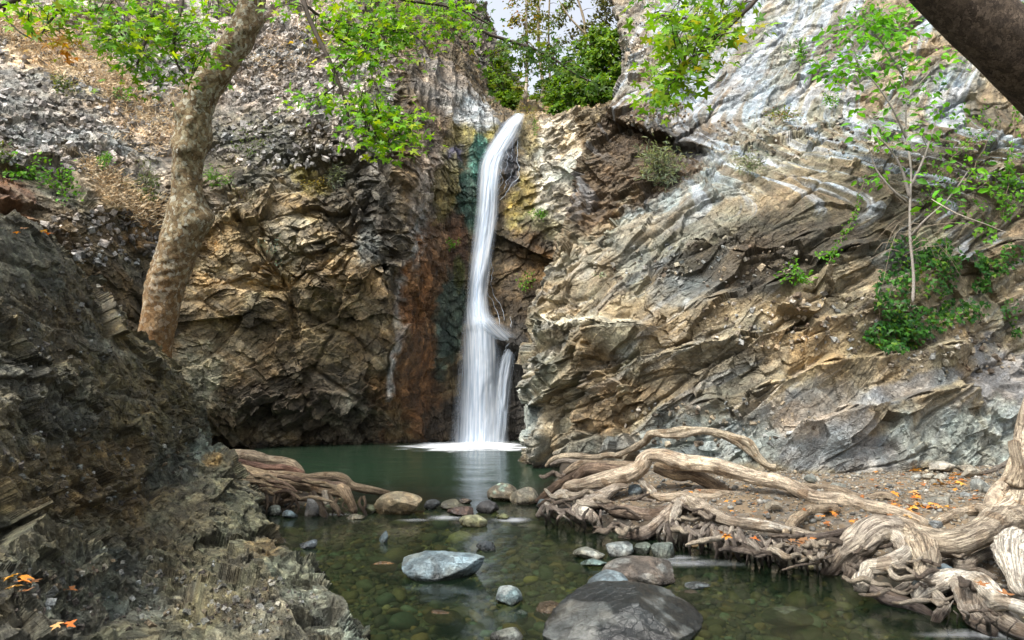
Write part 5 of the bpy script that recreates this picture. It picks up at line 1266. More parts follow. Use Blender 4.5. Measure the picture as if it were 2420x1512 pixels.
root(lt, [(580, 1150), (590, 1172), (610, 1185), (640, 1192)], [9, 10, 8, 6], dep=[9.2, 9.0], col=(0.27, 0.22, 0.14))
root(lt, [(622, 1200), (660, 1186), (700, 1180), (740, 1182), (770, 1186)], [5, 7, 7, 6, 4], dep=[9.0, 8.9], col=(0.14, 0.10, 0.065))
root(lt, [(560, 1090), (620, 1104), (680, 1108), (720, 1118)], [8, 10, 9, 6], dep=[9.8, 9.7], col=(0.22, 0.13, 0.095))
for i in range(20):
    x = rnd(545, 800); y = 1100 + (x - 545) * 0.16 + rnd(-6, 50); L = rnd(40, 110); r = rnd(3, 7); dd = rnd(9.0, 9.7) - (y - 1110) * 0.008
    root(lt, [(x - L * .5, y + rnd(-8, 4)), (x - L * .2, y + rnd(-6, 6)), (x + L * .1, y + rnd(-5, 8)), (x + L * .5, y + L * .16 + rnd(-4, 10))], [r * .7, r, r, r * .5], dep=[dd - 0.1, dd - 0.2], col=[(0.36, 0.30, 0.21), (0.20, 0.14, 0.10), (0.29, 0.23, 0.15)][i % 3], sides=11, rough=0.3, groove=0.2)
for i in range(22):
    x = rnd(600, 860); y = 1165 + rnd(-6, 16)
    root(lt, [(x, y), (x + rnd(-8, 8), y + 16), (x + rnd(-16, 16), y + 34), (x + rnd(-24, 24), min(y + 52, 1224))], [4, 4, 3, 1.5], dep=[8.95, 8.75], col=(0.13, 0.095, 0.06), sides=8)
# ------------------------------------------------------------------ leaning dark trunk, top right
dt = empty("leaning_tree", "thick dark rough barked trunk leaning in across the top right corner", "tree", at_z(2900, 1160, 0.3))
b0 = np.array(at_z(2900, 1160, 0.25))
ps = np.array([b0, b0 + [0.15, 0, 0.8], at(2800, 640, 4.4), at(2640, 380, 4.2), at(2500, 222, 4.1), at(2390, 116, 4.0), at(2290, 26, 3.95), at(2190, -80, 3.9), at(2080, -220, 3.9), at(1900, -420, 4.0)])
mb = MB(); tube(mb, ps, np.array([110, 96, 88, 82, 80, 78, 77, 74, 68, 56]) * pxm(4.0), 90, 0.014, rough=0.07, lump=0.12, seed=64)
V = np.concatenate(mb.V); mb.V = [V]
mb.build("trunk", M_DARK, dt)
# ------------------------------------------------------------------ leafy branches
def twig(mb, P, r0, r1, sides=5, col=(0.06, 0.045, 0.03), seed=0):
    P = np.asarray(P, float)
    tube(mb, P, np.linspace(r0, r1, len(P)), sides, max(np.linalg.norm(np.diff(P, axis=0), axis=1).mean() / 2.5, r0), col=col, rough=0.1, seed=seed)
DENS = 1.65
def leafy_branch(parent, limbs, blobs, size, cols, tmpl=PALM, limb_col=(0.055, 0.042, 0.03), droop=0.35, per=9, jit=0.35, spread=0.55, up=(0, -0.45, 0.9), rtw=0.006, names=("branch", "foliage")):
    """limbs: list of (pts, r0, r1) with pts (X, Y, d); blobs: (X, Y, rx, ry, d, n leaves[, cols])"""
    lm = MB(); base = []
    for i, (pts, r0, r1) in enumerate(limbs):
        pts = np.array(pts, float)
        P = at(pts[:, 0], pts[:, 1], pts[:, 2])
        C = tube(lm, P, np.linspace(r0, r1, len(P)) * pxm(pts[:, 2]), 8, 0.06, col=limb_col, rough=0.15, seed=900 + i)
        base.append(C)
    B = np.concatenate(base)
    lv = MB()
    for bl in blobs:
        X, Y, rx, ry, d, n = bl[:6]; cc = bl[6] if len(bl) > 6 else cols
        n = int(n * DENS * (0.42 if names[0] == 'trunk' else 0.8 if parent is lt else 1)); nt_ = max(1, n // per)
        for k in range(nt_):
            a = rnd(0, 6.28); q = math.sqrt(rnd(0, 1))
            x, y = X + math.cos(a) * q * rx, Y + math.sin(a) * q * ry
            E = at(x, y, d + rnd(-jit, jit) * 1.6)
            dist = np.linalg.norm(B - E, axis=1)
            j = int(np.argmin(dist + rng.uniform(0, 0.15, len(B))))
            S0_ = B[j]; L = np.linalg.norm(E - S0_) + 1e-6
            mid = (S0_ + E) / 2 + np.array([rnd(-.1, .1), rnd(-.1, .1), 0.10]) * L
            P = np.array([S0_, mid, E])
            twig(lm, P, rtw * (1 + 0.5 * L), rtw * 0.4, 4, limb_col, seed=k)
            # leaves sit along the outer part of the twig, alternate sides
            m = per
            t_ = rng.uniform(0.45, 1.08, m)
            w_ = ((1 - t_) ** 2)[:, None] * S0_ + (2 * t_ * (1 - t_))[:, None] * mid + (t_ ** 2)[:, None] * E
            off = rng.normal(0, 1, (m, 3)) * size * np.array([1.0, 1.0, 0.45])
            pos = w_ + off - np.array([0, 0, size * 0.3])
            out = (E - S0_) / L
            tipd = off / (np.linalg.norm(off, axis=1, keepdims=True) + 1e-6) * 0.7 + out * 0.5 + np.array([0, 0, -droop])
            leaves(lv, pos, np.full(m, size), tmpl, pick(cc, m), up=up, spread=spread, tip=tipd, tipw=0.75)
    lm.build(names[0], M_TWIG, parent)
    if lv.n: lv.build(names[1], M_LEAF, parent)
YEL = [(0.42, 0.30, 0.02, 3), (0.30, 0.32, 0.03, 2), (0.16, 0.27, 0.02, 3)]
ORG = [(0.48, 0.20, 0.02, 3), (0.45, 0.30, 0.03, 2), (0.2, 0.25, 0.02, 1)]
LSZ = 0.122
# canopy of the left plane tree: boughs reach forward over the slope
leafy_branch(lt, [([(600, -120, 9.0), (500, -110, 8.4), (380, -60, 7.8), (250, -30, 7.2), (100, -20, 6.8), (-40, 30, 6.6)], 18, 5),
                  ([(420, -80, 8.0), (430, 0, 7.8), (412, 90, 7.7), (418, 150, 7.7), (450, 190, 7.7)], 6, 2), ([(260, -20, 7.2), (300, 40, 7.1), (290, 100, 7.0)], 5, 2),
                  ([(355, -60, 7.6), (362, 20, 7.5), (345, 90, 7.45), (326, 150, 7.4), (325, 175, 7.4)], 6, 2), ([(130, -20, 6.8), (140, 20, 6.8), (110, 60, 6.8), (95, 90, 6.8)], 4, 1.5), ([(20, -10, 6.7), (10, 30, 6.7), (40, 70, 6.7), (80, 95, 6.7)], 4, 1.5),
                  ([(430, -60, 8.0), (520, -20, 8.2), (560, 20, 8.2)], 5, 2)],
             [(60, 15, 80, 30, 6.8, 70), (190, 20, 80, 35, 7.0, 100), (250, 80, 60, 50, 7.1, 110), (330, 40, 70, 50, 7.4, 130), (330, 120, 50, 50, 7.4, 90), (350, 160, 40, 25, 7.4, 40), (430, 50, 60, 55, 7.8, 110), (460, 110, 50, 50, 7.8, 80), (400, 100, 40, 40, 7.7, 60), (450, 190, 30, 20, 7.7, 26), (500, 36, 40, 34, 9.3, 60), (540, 0, 30, 26, 9.6, 24), (330, 205, 26, 14, 7.4, 16), (270, 195, 20, 20, 7.2, 9),
              (145, 85, 40, 20, 6.9, 30, YEL), (100, 60, 40, 18, 6.8, 14, YEL), (180, 105, 40, 20, 6.9, 11, ORG), (130, 118, 14, 8, 6.8, 5, ORG), (190, 130, 16, 8, 6.9, 5, ORG)],
             LSZ, GREEN)
# the hanging bough in front of the left cliff
hb = empty("hanging_branch", "long drooping plane branch with bright green leaves hanging before the left cliff", "branch", at(715, -60, 7.0))
leafy_branch(hb, [([(700, -160, 7.2), (715, -10, 7.0), (742, 70, 6.95), (772, 130, 6.9), (798, 190, 6.9), (815, 240, 6.9), (824, 285, 6.9)], 7, 3),
                  ([(720, 10, 7.0), (760, 40, 7.2), (830, 60, 7.4), (900, 80, 7.6), (960, 60, 7.8)], 4, 2), ([(760, 60, 7.0), (800, 90, 7.1), (870, 130, 7.3), (900, 150, 7.4)], 4, 1.5), ([(730, -60, 7.1), (850, -30, 7.4), (960, 0, 7.7), (1080, 20, 8.0), (1160, 60, 8.2)], 6, 2),
                  ([(818, 255, 6.9), (870, 275, 6.9), (930, 285, 6.95), (985, 315, 7.0)], 3, 1), ([(800, 195, 6.9), (760, 225, 6.85), (715, 235, 6.8)], 3, 1), ([(824, 285, 6.9), (860, 320, 6.9), (915, 350, 6.9)], 2.5, 1)],
             [(790, 40, 60, 40, 7.2, 80), (860, 60, 70, 55, 7.4, 130), (860, 130, 50, 45, 7.3, 80), (940, 90, 60, 45, 7.6, 100), (930, 20, 80, 40, 7.7, 100), (1040, 25, 70, 45, 8.0, 110), (1090, 70, 50, 35, 8.1, 60), (1000, 120, 30, 40, 7.8, 36), (800, 100, 40, 30, 7.0, 36), (735, 95, 20, 16, 7.0, 12, YEL), (800, 150, 25, 20, 7.0, 14), (660, 10, 30, 20, 7.0, 26),
              (745, 235, 48, 18, 6.85, 44), (860, 250, 60, 35, 6.9, 90), (880, 300, 60, 35, 6.9, 90), (955, 290, 40, 40, 6.95, 60), (920, 345, 40, 28, 6.9, 44), (985, 325, 18, 20, 7.0, 18), (880, 190, 30, 25, 7.0, 24)],
             LSZ * 0.92, GREEN)
DGR = [(0.04, 0.10, 0.012, 4), (0.06, 0.13, 0.012, 3), (0.10, 0.15, 0.015, 1)]  # plane leaf greens darkened, so the backlit look sits in the colour
gb = empty("hanging_branch", "thin dark branch of backlit plane leaves across the sky gap above the lip", "branch", at(1150, 0, 9.0))
leafy_branch(gb, [([(1060, -60, 8.8), (1110, 30, 9.0), (1145, 75, 9.0), (1200, 95, 9.0), (1260, 115, 9.0), (1310, 140, 9.0), (1350, 170, 9.0), (1400, 195, 9.0)], 5, 2), ([(1110, 30, 9.0), (1090, -20, 9.0), (1080, -80, 9.0)], 4, 2), ([(1130, 60, 9.0), (1150, 110, 9.0), (1160, 150, 9.0), (1185, 190, 9.0)], 3, 1)],
             [(1180, 110, 35, 30, 9.0, 30), (1230, 125, 45, 40, 9.0, 60), (1290, 110, 50, 35, 9.0, 60), (1330, 150, 45, 30, 9.0, 45), (1385, 195, 35, 20, 9.0, 26), (1260, 165, 40, 25, 9.0, 24), (1130, 20, 45, 40, 9.0, 40), (1160, 170, 20, 30, 9.0, 14), (1185, 200, 25, 30, 9.0, 12)],
             0.12, DGR)
rb = empty("hanging_branch", "plane branch of yellow green leaves hanging below the top edge right of the gap", "branch", at(1780, -40, 6.0))
leafy_branch(rb, [([(1840, -90, 6.1), (1785, 0, 6.0), (1745, 40, 6.0), (1700, 85, 6.0), (1655, 125, 6.0), (1618, 150, 6.0), (1590, 190, 6.0)], 6, 2.5), ([(1700, 85, 6.0), (1660, 60, 6.0), (1600, 40, 6.0), (1540, 35, 6.0)], 3, 1), ([(1770, -40, 6.0), (1690, -10, 6.0), (1600, -10, 6.0)], 4, 1.5), ([(1618, 150, 6.0), (1595, 205, 6.0), (1572, 255, 6.0)], 2.5, 1)],
             [(1560, 38, 45, 28, 6.0, 42), (1620, 60, 50, 45, 6.0, 70), (1680, 70, 45, 40, 6.0, 60), (1600, 120, 55, 40, 6.0, 70), (1585, 180, 42, 35, 6.0, 55), (1575, 235, 25, 32, 6.0, 36), (1730, 60, 30, 35, 6.0, 40), (1640, 150, 35, 25, 6.0, 30), (1660, 10, 50, 22, 6.0, 36), (1740, 100, 14, 18, 6.0, 10)],
             0.13, [(0.16, 0.34, 0.014, 5), (0.20, 0.34, 0.02, 3), (0.08, 0.2, 0.012, 3), (0.34, 0.34, 0.03, 1)])
tl = empty("hanging_branch", "short dark leafy sprig poking in at the top edge above the big bush", "branch", at(1515, -30, 6.0))
leafy_branch(tl, [([(1560, -70, 6.0), (1525, -30, 6.0), (1500, -8, 6.0)], 3, 1)], [(1505, -8, 16, 10, 6.0, 9)], 0.10, [(0.04, 0.13, 0.012, 1)])

# ------------------------------------------------------------------ trees and bushes in the gap
def clump_tree(name, label, cat, stems, clumps, lsize, cols, tmpl=OVAL, bark=None, spread=1.0, group=None, ts=9, dens=1.0):
    """stems: list of (pts(X, Y, d), r0px, r1px); clumps: (X, Y, r px, d, n leaves[, cols])"""
    b = np.array(stems[0][0][0], float)
    root_ = empty(name, label, cat, at(b[0], b[1], b[2]), group)
    mb = MB(); allC = []
    for i, (pts, r0, r1) in enumerate(stems):
        pts = np.array(pts, float)
        P = at(pts[:, 0], pts[:, 1], pts[:, 2])
        allC.append(tube(mb, P, np.linspace(r0, r1, len(P)) * pxm(pts[:, 2].mean()), ts, None, col=(0.28, 0.23, 0.16), rough=0.12, seed=i * 3 + 1))
    B = np.concatenate(allC)
    lv = MB()
    for cl in clumps:
        X, Y, r, d, n = cl[:5]; cc = cl[5] if len(cl) > 5 else cols
        c = at(X, Y, d); rw = r * pxm(d)
        j = int(np.argmin(np.linalg.norm(B - c, axis=1)))
        twig(mb, [B[j], (B[j] + c) / 2 + np.array([0, 0, 0.1 * rw]), c], 0.02, 0.006, 4, (0.16, 0.13, 0.09))
        sub = max(2, int(n * (2.0 if cat == "bush" else 1.15)) // 26)
        u = rng.normal(0, 1, (sub, 3)); u /= np.linalg.norm(u, axis=1, keepdims=True)
        cen = c + u * rw * (rng.uniform(0.25, 1.0, (sub, 1)) ** 0.6) * np.array([1, 0.8, 0.85])
        for s_ in range(sub):
            m = int(26 * dens)
            pos = cen[s_] + rng.normal(0, 1, (m, 3)) * rw * 0.20 * np.array([1.25, 1.1, 0.6])
            out = pos - c; out /= np.linalg.norm(out, axis=1, keepdims=True) + 1e-6
            leaves(lv, pos, np.full(m, lsize), tmpl, pick(cc, m) * rnd(0.7, 1.25), up=out * 0.6 + np.array([0, -0.2, 0.7]), spread=spread * 0.6, tip=out, tipw=0.5)
            if s_ % 2 == 0: twig(mb, [c, cen[s_]], 0.008, 0.004, 3, (0.16, 0.13, 0.09))
    mb.build("trunk", bark or M_TWIG, root_)
    lv.build("foliage", M_LEAF, root_)
    return root_
SPR = [(0.13, 0.24, 0.02, 4), (0.17, 0.27, 0.02, 3), (0.08, 0.17, 0.014, 2)]
OLV = [(0.16, 0.19, 0.035, 4), (0.21, 0.21, 0.04, 3), (0.10, 0.14, 0.03, 2)]
AUT = [(0.16, 0.17, 0.02, 3), (0.30, 0.24, 0.02, 2), (0.40, 0.20, 0.02, 1.2), (0.10, 0.15, 0.015, 2)]
bush_c = [(1345, 190, 38, 21.6, 420), (1330, 230, 34, 21.3, 330), (1385, 225, 36, 21.0, 380), (1430, 205, 34, 20.8, 330), (1400, 160, 42, 21.4, 420), (1440, 130, 42, 21.2, 460), (1390, 110, 34, 21.6, 330), (1465, 165, 28, 20.9, 260), (1360, 255, 22, 20.8, 190), (1335, 160, 26, 21.8, 220), (1450, 90, 30, 21.6, 260), (1420, 75, 24, 21.8, 170), (1475, 120, 20, 21.2, 130), (1320, 260, 20, 21, 130), (1455, 225, 20, 20.5, 130)]
clump_tree("evergreen_bush", "large rounded dark green bush growing on the rock right of the lip", "bush", [([(1400, 262, 21.2), (1400, 230, 21.2), (1385, 190, 21.3), (1390, 140, 21.4)], 5, 2), ([(1402, 262, 21.2), (1420, 220, 21.0), (1440, 170, 21.1), (1445, 110, 21.3)], 5, 2), ([(1398, 262, 21.2), (1365, 240, 21.2), (1340, 215, 21.3)], 4, 2)], bush_c, 0.16, [(0.09, 0.19, 0.016, 4), (0.14, 0.25, 0.02, 3), (0.05, 0.12, 0.014, 2), (0.20, 0.28, 0.03, 1)], dens=1.0)
clump_tree("slender_tree", "slender pale straight trunked tree standing just behind the lip of the fall", "tree", [([(1232, 272, 25.5), (1240, 235, 25.5), (1244, 180, 25.6), (1245, 110, 25.6), (1243, 40, 25.6), (1246, -60, 25.6)], 5.5, 2.5)], [(1240, 60, 34, 25.5, 150, AUT), (1215, 30, 28, 25.5, 110, AUT), (1262, 30, 28, 25.8, 110), (1230, -20, 40, 25.6, 150, AUT), (1255, 90, 24, 25.4, 70), (1225, 100, 22, 25.4, 60), (1240, 150, 20, 25.4, 36), (1226, 200, 14, 25.4, 26), (1280, -10, 26, 25.4, 80)], 0.15, OLV, bark=M_PALE)
clump_tree("slender_tree", "darker slim tree leaning left of centre in the gap behind the pale one", "tree", [([(1290, 268, 30), (1285, 220, 30), (1277, 150, 30), (1272, 90, 30), (1272, 20, 30), (1270, -60, 30)], 5, 3), ([(1278, 150, 30), (1255, 105, 30), (1225, 90, 29.8)], 2.5, 1)], [(1275, 70, 30, 30, 100), (1290, 30, 36, 30, 120), (1255, 50, 26, 30, 70), (1300, 90, 26, 30, 70), (1270, -10, 36, 30, 110, AUT), (1290, 130, 20, 30, 40)], 0.17, OLV)
clump_tree("slender_tree", "thin tree close against the darker slim one, right of it in the gap", "tree", [([(1308, 266, 31), (1302, 220, 31), (1297, 140, 31), (1296, 60, 31), (1300, -40, 31)], 3.5, 2)], [(1310, 60, 30, 31, 90), (1325, 110, 24, 31, 70), (1300, 150, 18, 31, 36), (1318, 10, 32, 31, 100)], 0.17, SPR)
clump_tree("broadleaf_tree", "tall sparse olive crowned tree rising behind the big bush against the sky", "tree", [([(1415, 250, 27), (1400, 180, 27), (1385, 110, 27), (1380, 50, 27), (1360, -20, 27), (1350, -80, 27)], 5, 2), ([(1388, 120, 27), (1420, 70, 27), (1440, 20, 27)], 3, 1), ([(1382, 80, 27), (1345, 40, 27), (1320, 0, 27)], 3, 1)], [(1395, 70, 36, 27, 150), (1430, 40, 34, 27, 150), (1450, 80, 26, 27, 110), (1360, 70, 34, 27, 130), (1400, 20, 36, 27, 120), (1350, 20, 32, 27, 70), (1440, 0, 30, 27, 80), (1340, 100, 28, 27, 110), (1370, 120, 28, 27, 110), (1320, 40, 24, 27, 40), (1390, -20, 34, 27, 60)], 0.16, [(0.085, 0.095, 0.025, 4), (0.12, 0.12, 0.03, 3), (0.06, 0.08, 0.02, 3)])
clump_tree("leafy_shrub", "bright green shrub on the slope left of the lip under the crag", "bush", [([(1185, 262, 27.5), (1180, 230, 27.5), (1172, 190, 27.5)], 4, 1)], [(1180, 200, 26, 27.3, 200), (1195, 235, 28, 27.0, 240), (1165, 185, 18, 27.5, 110), (1215, 245, 22, 26.8, 180), (1175, 240, 20, 27.0, 130), (1165, 165, 14, 27.8, 60), (1205, 215, 20, 27.4, 130)], 0.15, SPR, dens=1.3)
clump_tree("leafy_shrub", "mid green thicket between the slim trunks at the bottom of the gap", "bush", [([(1275, 270, 27), (1278, 240, 27), (1280, 215, 27)], 4, 1)], [(1265, 245, 24, 27, 190), (1290, 235, 26, 27.5, 200), (1310, 250, 22, 26.5, 180), (1282, 205, 22, 28, 110), (1255, 225, 16, 27.5, 80), (1310, 215, 24, 28, 140), (1330, 235, 20, 26, 120)], 0.15, SPR + [(0.16, 0.2, 0.02, 2)], dens=1.3)
clump_tree("pine_tree", "small distant dark tree on top of the left crag beside the sky", "tree", [([(1138, 150, 34), (1134, 110, 34), (1130, 80, 34)], 3, 1)], [(1122, 82, 14, 34, 70), (1136, 70, 12, 34, 60), (1112, 74, 10, 34, 40), (1140, 95, 8, 34, 30)], 0.2, [(0.04, 0.075, 0.02, 1)])
clump_tree("leafy_shrub", "yellow green young tree at the left of the gap below the crag's shoulder", "bush", [([(1190, 255, 30), (1186, 200, 30), (1180, 140, 30), (1182, 110, 30)], 4, 1)], [(1178, 130, 22, 30, 130), (1195, 155, 24, 30, 140), (1170, 160, 16, 30, 70), (1200, 190, 20, 30, 120), (1215, 215, 22, 30, 120), (1185, 105, 14, 30, 50)], 0.16, SPR + [(0.2, 0.22, 0.02, 2)])

# ------------------------------------------------------------------ plants on the rock
def bush_on(X, Y, r, n, label, cols, name="shrub", cat="shrub", lsize=0.06, tmpl=OVAL, ry=None, out=0.15, spread=0.9, twigc=(0.12, 0.10, 0.07), upw=0.7, base=None):
    """low plant rooted in the rock at (X, Y + r/2): stems fan out, leaves along them"""
    ry = ry or r
    d = surf(X, Y + ry * 0.5) - 0.02
    B = at(X, Y + ry * 0.6, d)
    o = empty(name, label, cat, B)
    st_ = MB(); lv = MB()
    ns = max(4, n // 12)
    for k in range(ns):
        a = rnd(0, 6.28); q = math.sqrt(rnd(0, 1))
        x, y = X + math.cos(a) * q * r, Y + math.sin(a) * q * ry
        e = at(x, y, min(d, surf(x, y)) - rnd(0.02, 0.05 + out * 2))
        mid = (B + e) / 2 + np.array([0, -0.05, 0.04])
        twig(st_, [B, mid, e], 0.006, 0.002, 3, twigc, k)
        m = max(3, n // ns)
        t_ = rng.uniform(0.3, 1.05, m)[:, None]
        pos = (1 - t_) ** 2 * B + 2 * t_ * (1 - t_) * mid + t_ ** 2 * e + rng.normal(0, lsize * 0.7, (m, 3))
        leaves(lv, pos, np.full(m, lsize), tmpl, pick(cols, m), up=(0, -0.5, upw), spread=spread * 0.6, tip=(e - B) / (np.linalg.norm(e - B) + 1e-6) + np.array([0, 0, 0.2]), tipw=0.6)
    st_.build("stem", M_TWIG, o); lv.build("foliage", M_LEAF, o)
    return o
SAGE = [(0.17, 0.21, 0.14, 3), (0.23, 0.27, 0.18, 2), (0.11, 0.14, 0.09, 2)]
BRT = [(0.08, 0.24, 0.012, 3), (0.13, 0.30, 0.014, 2), (0.05, 0.15, 0.01, 2)]
DUL = [(0.09, 0.14, 0.025, 3), (0.06, 0.10, 0.02, 3), (0.14, 0.16, 0.04, 1)]
bush_on(1560, 385, 60, 900, "grey green spiky shrub under the brown overhanging rock on the right cliff", SAGE, lsize=0.13, tmpl=NEEDLE, ry=52, out=0.3)
bush_on(1768, 382, 30, 260, "small grey green tuft on the pale sloping slab", SAGE, lsize=0.10, tmpl=NEEDLE, ry=26)
bush_on(1885, 120, 30, 200, "bright green shrub high on the right slab below a mossy patch", BRT, lsize=0.08, ry=34)
bush_on(1960, 230, 26, 110, "small pale green plant on the right slab between moss and sapling", BRT, lsize=0.07, ry=20)
bush_on(1850, 268, 48, 240, "low yellow green grassy plant with reddish tips on the right slab", [(0.16, 0.20, 0.04, 3), (0.28, 0.16, 0.06, 1), (0.10, 0.16, 0.03, 2)], lsize=0.06, ry=16)
bush_on(1985, 190, 40, 120, "reddish brown low plant beside the sapling's upper leaves", [(0.30, 0.14, 0.07, 2), (0.2, 0.16, 0.06, 2), (0.12, 0.18, 0.03, 2)], lsize=0.06, ry=16)
bush_on(244, 376, 20, 220, "round bright green tuft in the middle of the left slope", BRT, lsize=0.06, ry=20, name="shrub")
bush_on(152, 195, 38, 170, "olive green plant on the straw covered left slope", DUL + [(0.2, 0.2, 0.03, 2)], lsize=0.08, ry=28)
bush_on(285, 225, 26, 70, "small green seedling on the upper left slope near the hanging leaves", BRT, lsize=0.08, ry=16)
bush_on(62, 395, 60, 170, "leafy green plant at the left edge above the outcrop", BRT, lsize=0.10, ry=34)
bush_on(155, 432, 60, 200, "spreading green plant right of the leafy one above the outcrop", BRT, lsize=0.09, ry=44)
bush_on(8, 345, 20, 60, "dark green plant cut by the left picture edge", DUL, lsize=0.09, ry=36)
bush_on(340, 415, 48, 260, "wispy pale green weed left of the plane trunk", [(0.16, 0.19, 0.07, 3), (0.10, 0.15, 0.03, 2)], lsize=0.07, tmpl=NEEDLE, ry=46)
bush_on(365, 440, 36, 120, "small dark leaved shrub in the shade left of the plane trunk", DUL, lsize=0.08, ry=40)
bush_on(515, 415, 38, 260, "bright green grass clump right of the plane trunk", BRT, lsize=0.09, tmpl=NEEDLE, ry=28)
bush_on(580, 455, 34, 120, "dry purplish grey twiggy shrub right of the grass clump", [(0.15, 0.12, 0.13, 2), (0.10, 0.085, 0.09, 2)], lsize=0.07, tmpl=NEEDLE, ry=30)
bush_on(590, 330, 50, 170, "dull green bush on the dark cliff right of the trunk", DUL, lsize=0.07, ry=44)
bush_on(640, 590, 34, 60, "tiny bluish green rosettes halfway down the left cliff", [(0.14, 0.22, 0.17, 1)], lsize=0.05, ry=50)
bush_on(790, 412, 30, 220, "tuft of greyish grass on the left cliff under the hanging leaves", SAGE, lsize=0.10, tmpl=NEEDLE, ry=32)
bush_on(880, 195, 44, 260, "grey green sage bush half hidden behind hanging leaves", SAGE, lsize=0.08, tmpl=NEEDLE, ry=28)
bush_on(735, 430, 34, 90, "yellow mossy cushion on the left cliff", [(0.24, 0.19, 0.025, 2), (0.15, 0.14, 0.02, 1)], lsize=0.05, ry=22, name="moss", cat="moss")
bush_on(1276, 505, 26, 120, "small bright green plant on the pale wall right of the fall", BRT, lsize=0.07, ry=9)
bush_on(1240, 660, 22, 110, "green fern like plant on the dark wall right of the fall", BRT, lsize=0.08, ry=28, name="fern", cat="fern")
bush_on(1072, 572, 14, 70, "small bright plant on the brown gully wall left of the fall", BRT, lsize=0.07, ry=24)
bush_on(1260, 300, 18, 60, "tiny green plant near the top of the pale wall", BRT, lsize=0.06, ry=16)
bush_on(1245, 262, 34, 150, "brownish grass hanging over the rock right of the lip", [(0.22, 0.18, 0.06, 2), (0.12, 0.15, 0.03, 2)], lsize=0.12, tmpl=NEEDLE, ry=12, name="grass_clump", cat="grass")
bush_on(1420, 650, 20, 36, "little pale green plant on the buttress ledge", SAGE, lsize=0.05, ry=10)
bush_on(1535, 265, 36, 120, "dry grey twigs and flowers on the slope below the big bush", [(0.26, 0.22, 0.17, 2), (0.16, 0.15, 0.08, 2)], lsize=0.08, tmpl=NEEDLE, ry=24)
bush_on(1540, 170, 34, 160, "dry brown bush on the rocky hill right of the big bush", [(0.17, 0.13, 0.08, 2), (0.10, 0.10, 0.04, 2)], lsize=0.09, tmpl=NEEDLE, ry=40)
bush_on(2080, 40, 90, 380, "bright green leafy shrub at the top edge above the sapling", BRT, lsize=0.10, ry=44, out=0.4)
bush_on(2395, 30, 40, 80, "green leaves at the top right corner beyond the dark trunk", BRT, lsize=0.10, ry=30)
bush_on(1880, 650, 40, 130, "green leafy plant at the lower end of the hanging vine", BRT, lsize=0.07, ry=34)

# ivy
IVC = [(0.035, 0.12, 0.016, 4), (0.055, 0.17, 0.02, 3), (0.022, 0.08, 0.02, 3), (0.12, 0.22, 0.02, 1)]
def ivy(blobs, strands, label, size=0.07, cols=IVC, name="ivy"):
    X0, Y0 = blobs[0][0], blobs[0][1]
    o = empty(name, label, "ivy", at(X0, Y0, surf(X0, Y0)))
    lv = MB(); st_ = MB()
    for X, Y, rx, ry, n in blobs:
        pos = []
        for k in range(n):
            a = rnd(0, 6.28); q = math.sqrt(rnd(0, 1))
            x, y = X + math.cos(a) * q * rx, Y + math.sin(a) * q * ry
            pos.append(at(x, y, surf(x, y) - rnd(0.02, 0.16)))
        leaves(lv, pos, np.full(n, size), IVY, pick(cols, n), up=(0, -0.9, 0.4), spread=0.45, tip=(0, 0, -1), tipw=0.55)
    for i, pts in enumerate(strands):
        P = []
        for (a, b), (c, e) in zip(pts[:-1], pts[1:]):
            for t_ in np.linspace(0, 1, 6)[:-1]:
                x, y = a + (c - a) * t_ + rnd(-4, 4), b + (e - b) * t_; P.append(at(x, y, surf(x, y, 2) - 0.05))
        P = np.array(P); twig(st_, P, 0.008, 0.004, 4, (0.16, 0.12, 0.08), i)
        m = len(P) * 5
        tt = rng.uniform(0, len(P) - 1.01, m); j = tt.astype(int); f = (tt - j)[:, None]
        pos = P[j] * (1 - f) + P[j + 1] * f + rng.normal(0, 0.04, (m, 3))
        leaves(lv, pos, np.full(m, size * 0.85), IVY, pick(cols, m), up=(0, -0.9, 0.4), spread=0.5, tip=(0, 0, -1), tipw=0.5)
    if st_.n: st_.build("stem", M_TWIG, o)
    lv.build("foliage", M_LEAF, o)
ivy([(2120, 790, 70, 40, 300), (2170, 760, 80, 40, 260), (2110, 690, 40, 60, 170), (2200, 640, 70, 60, 220), (2150, 600, 60, 50, 120), (2240, 600, 50, 40, 100), (2280, 730, 60, 30, 130), (2060, 790, 20, 20, 30)], [[(2080, 650), (2075, 720), (2090, 800)], [(2230, 560), (2235, 640), (2220, 720)]], "dense dark green ivy hanging below the sapling on the right cliff", 0.075)
ivy([(1955, 600, 30, 14, 40)], [[(2045, 410), (2032, 455), (2018, 500), (2000, 545), (1975, 590), (1950, 630)]], "single vine strand hanging down the dark band of the right cliff", 0.055, BRT)
ivy([(2390, 470, 40, 50, 70), (2360, 430, 40, 30, 40), (2400, 400, 30, 40, 40), (2330, 540, 30, 30, 30)], [[(2400, 250), (2390, 340), (2380, 440), (2370, 540)]], "light green climbing plant at the right edge under the dark trunk", 0.085, BRT)
ivy([(2340, 630, 40, 26, 70), (2320, 670, 26, 20, 40), (2395, 600, 30, 30, 50)], [[(2300, 600), (2340, 630), (2390, 640)]], "patch of dark ivy on the cliff near the right edge", 0.08)
ivy([(2390, 730, 26, 30, 44), (2400, 780, 14, 20, 18)], [], "small low ivy patch at the right edge below the others", 0.07)
ivy([(2260, 340, 90, 90, 120), (2200, 430, 60, 60, 70), (2310, 290, 60, 60, 50), (2290, 460, 60, 50, 50)], [[(2330, 300), (2260, 360), (2220, 420), (2190, 500)], [(2360, 280), (2300, 400), (2240, 480)]], "loose climber with scattered leaves right of the sapling", 0.065, BRT)

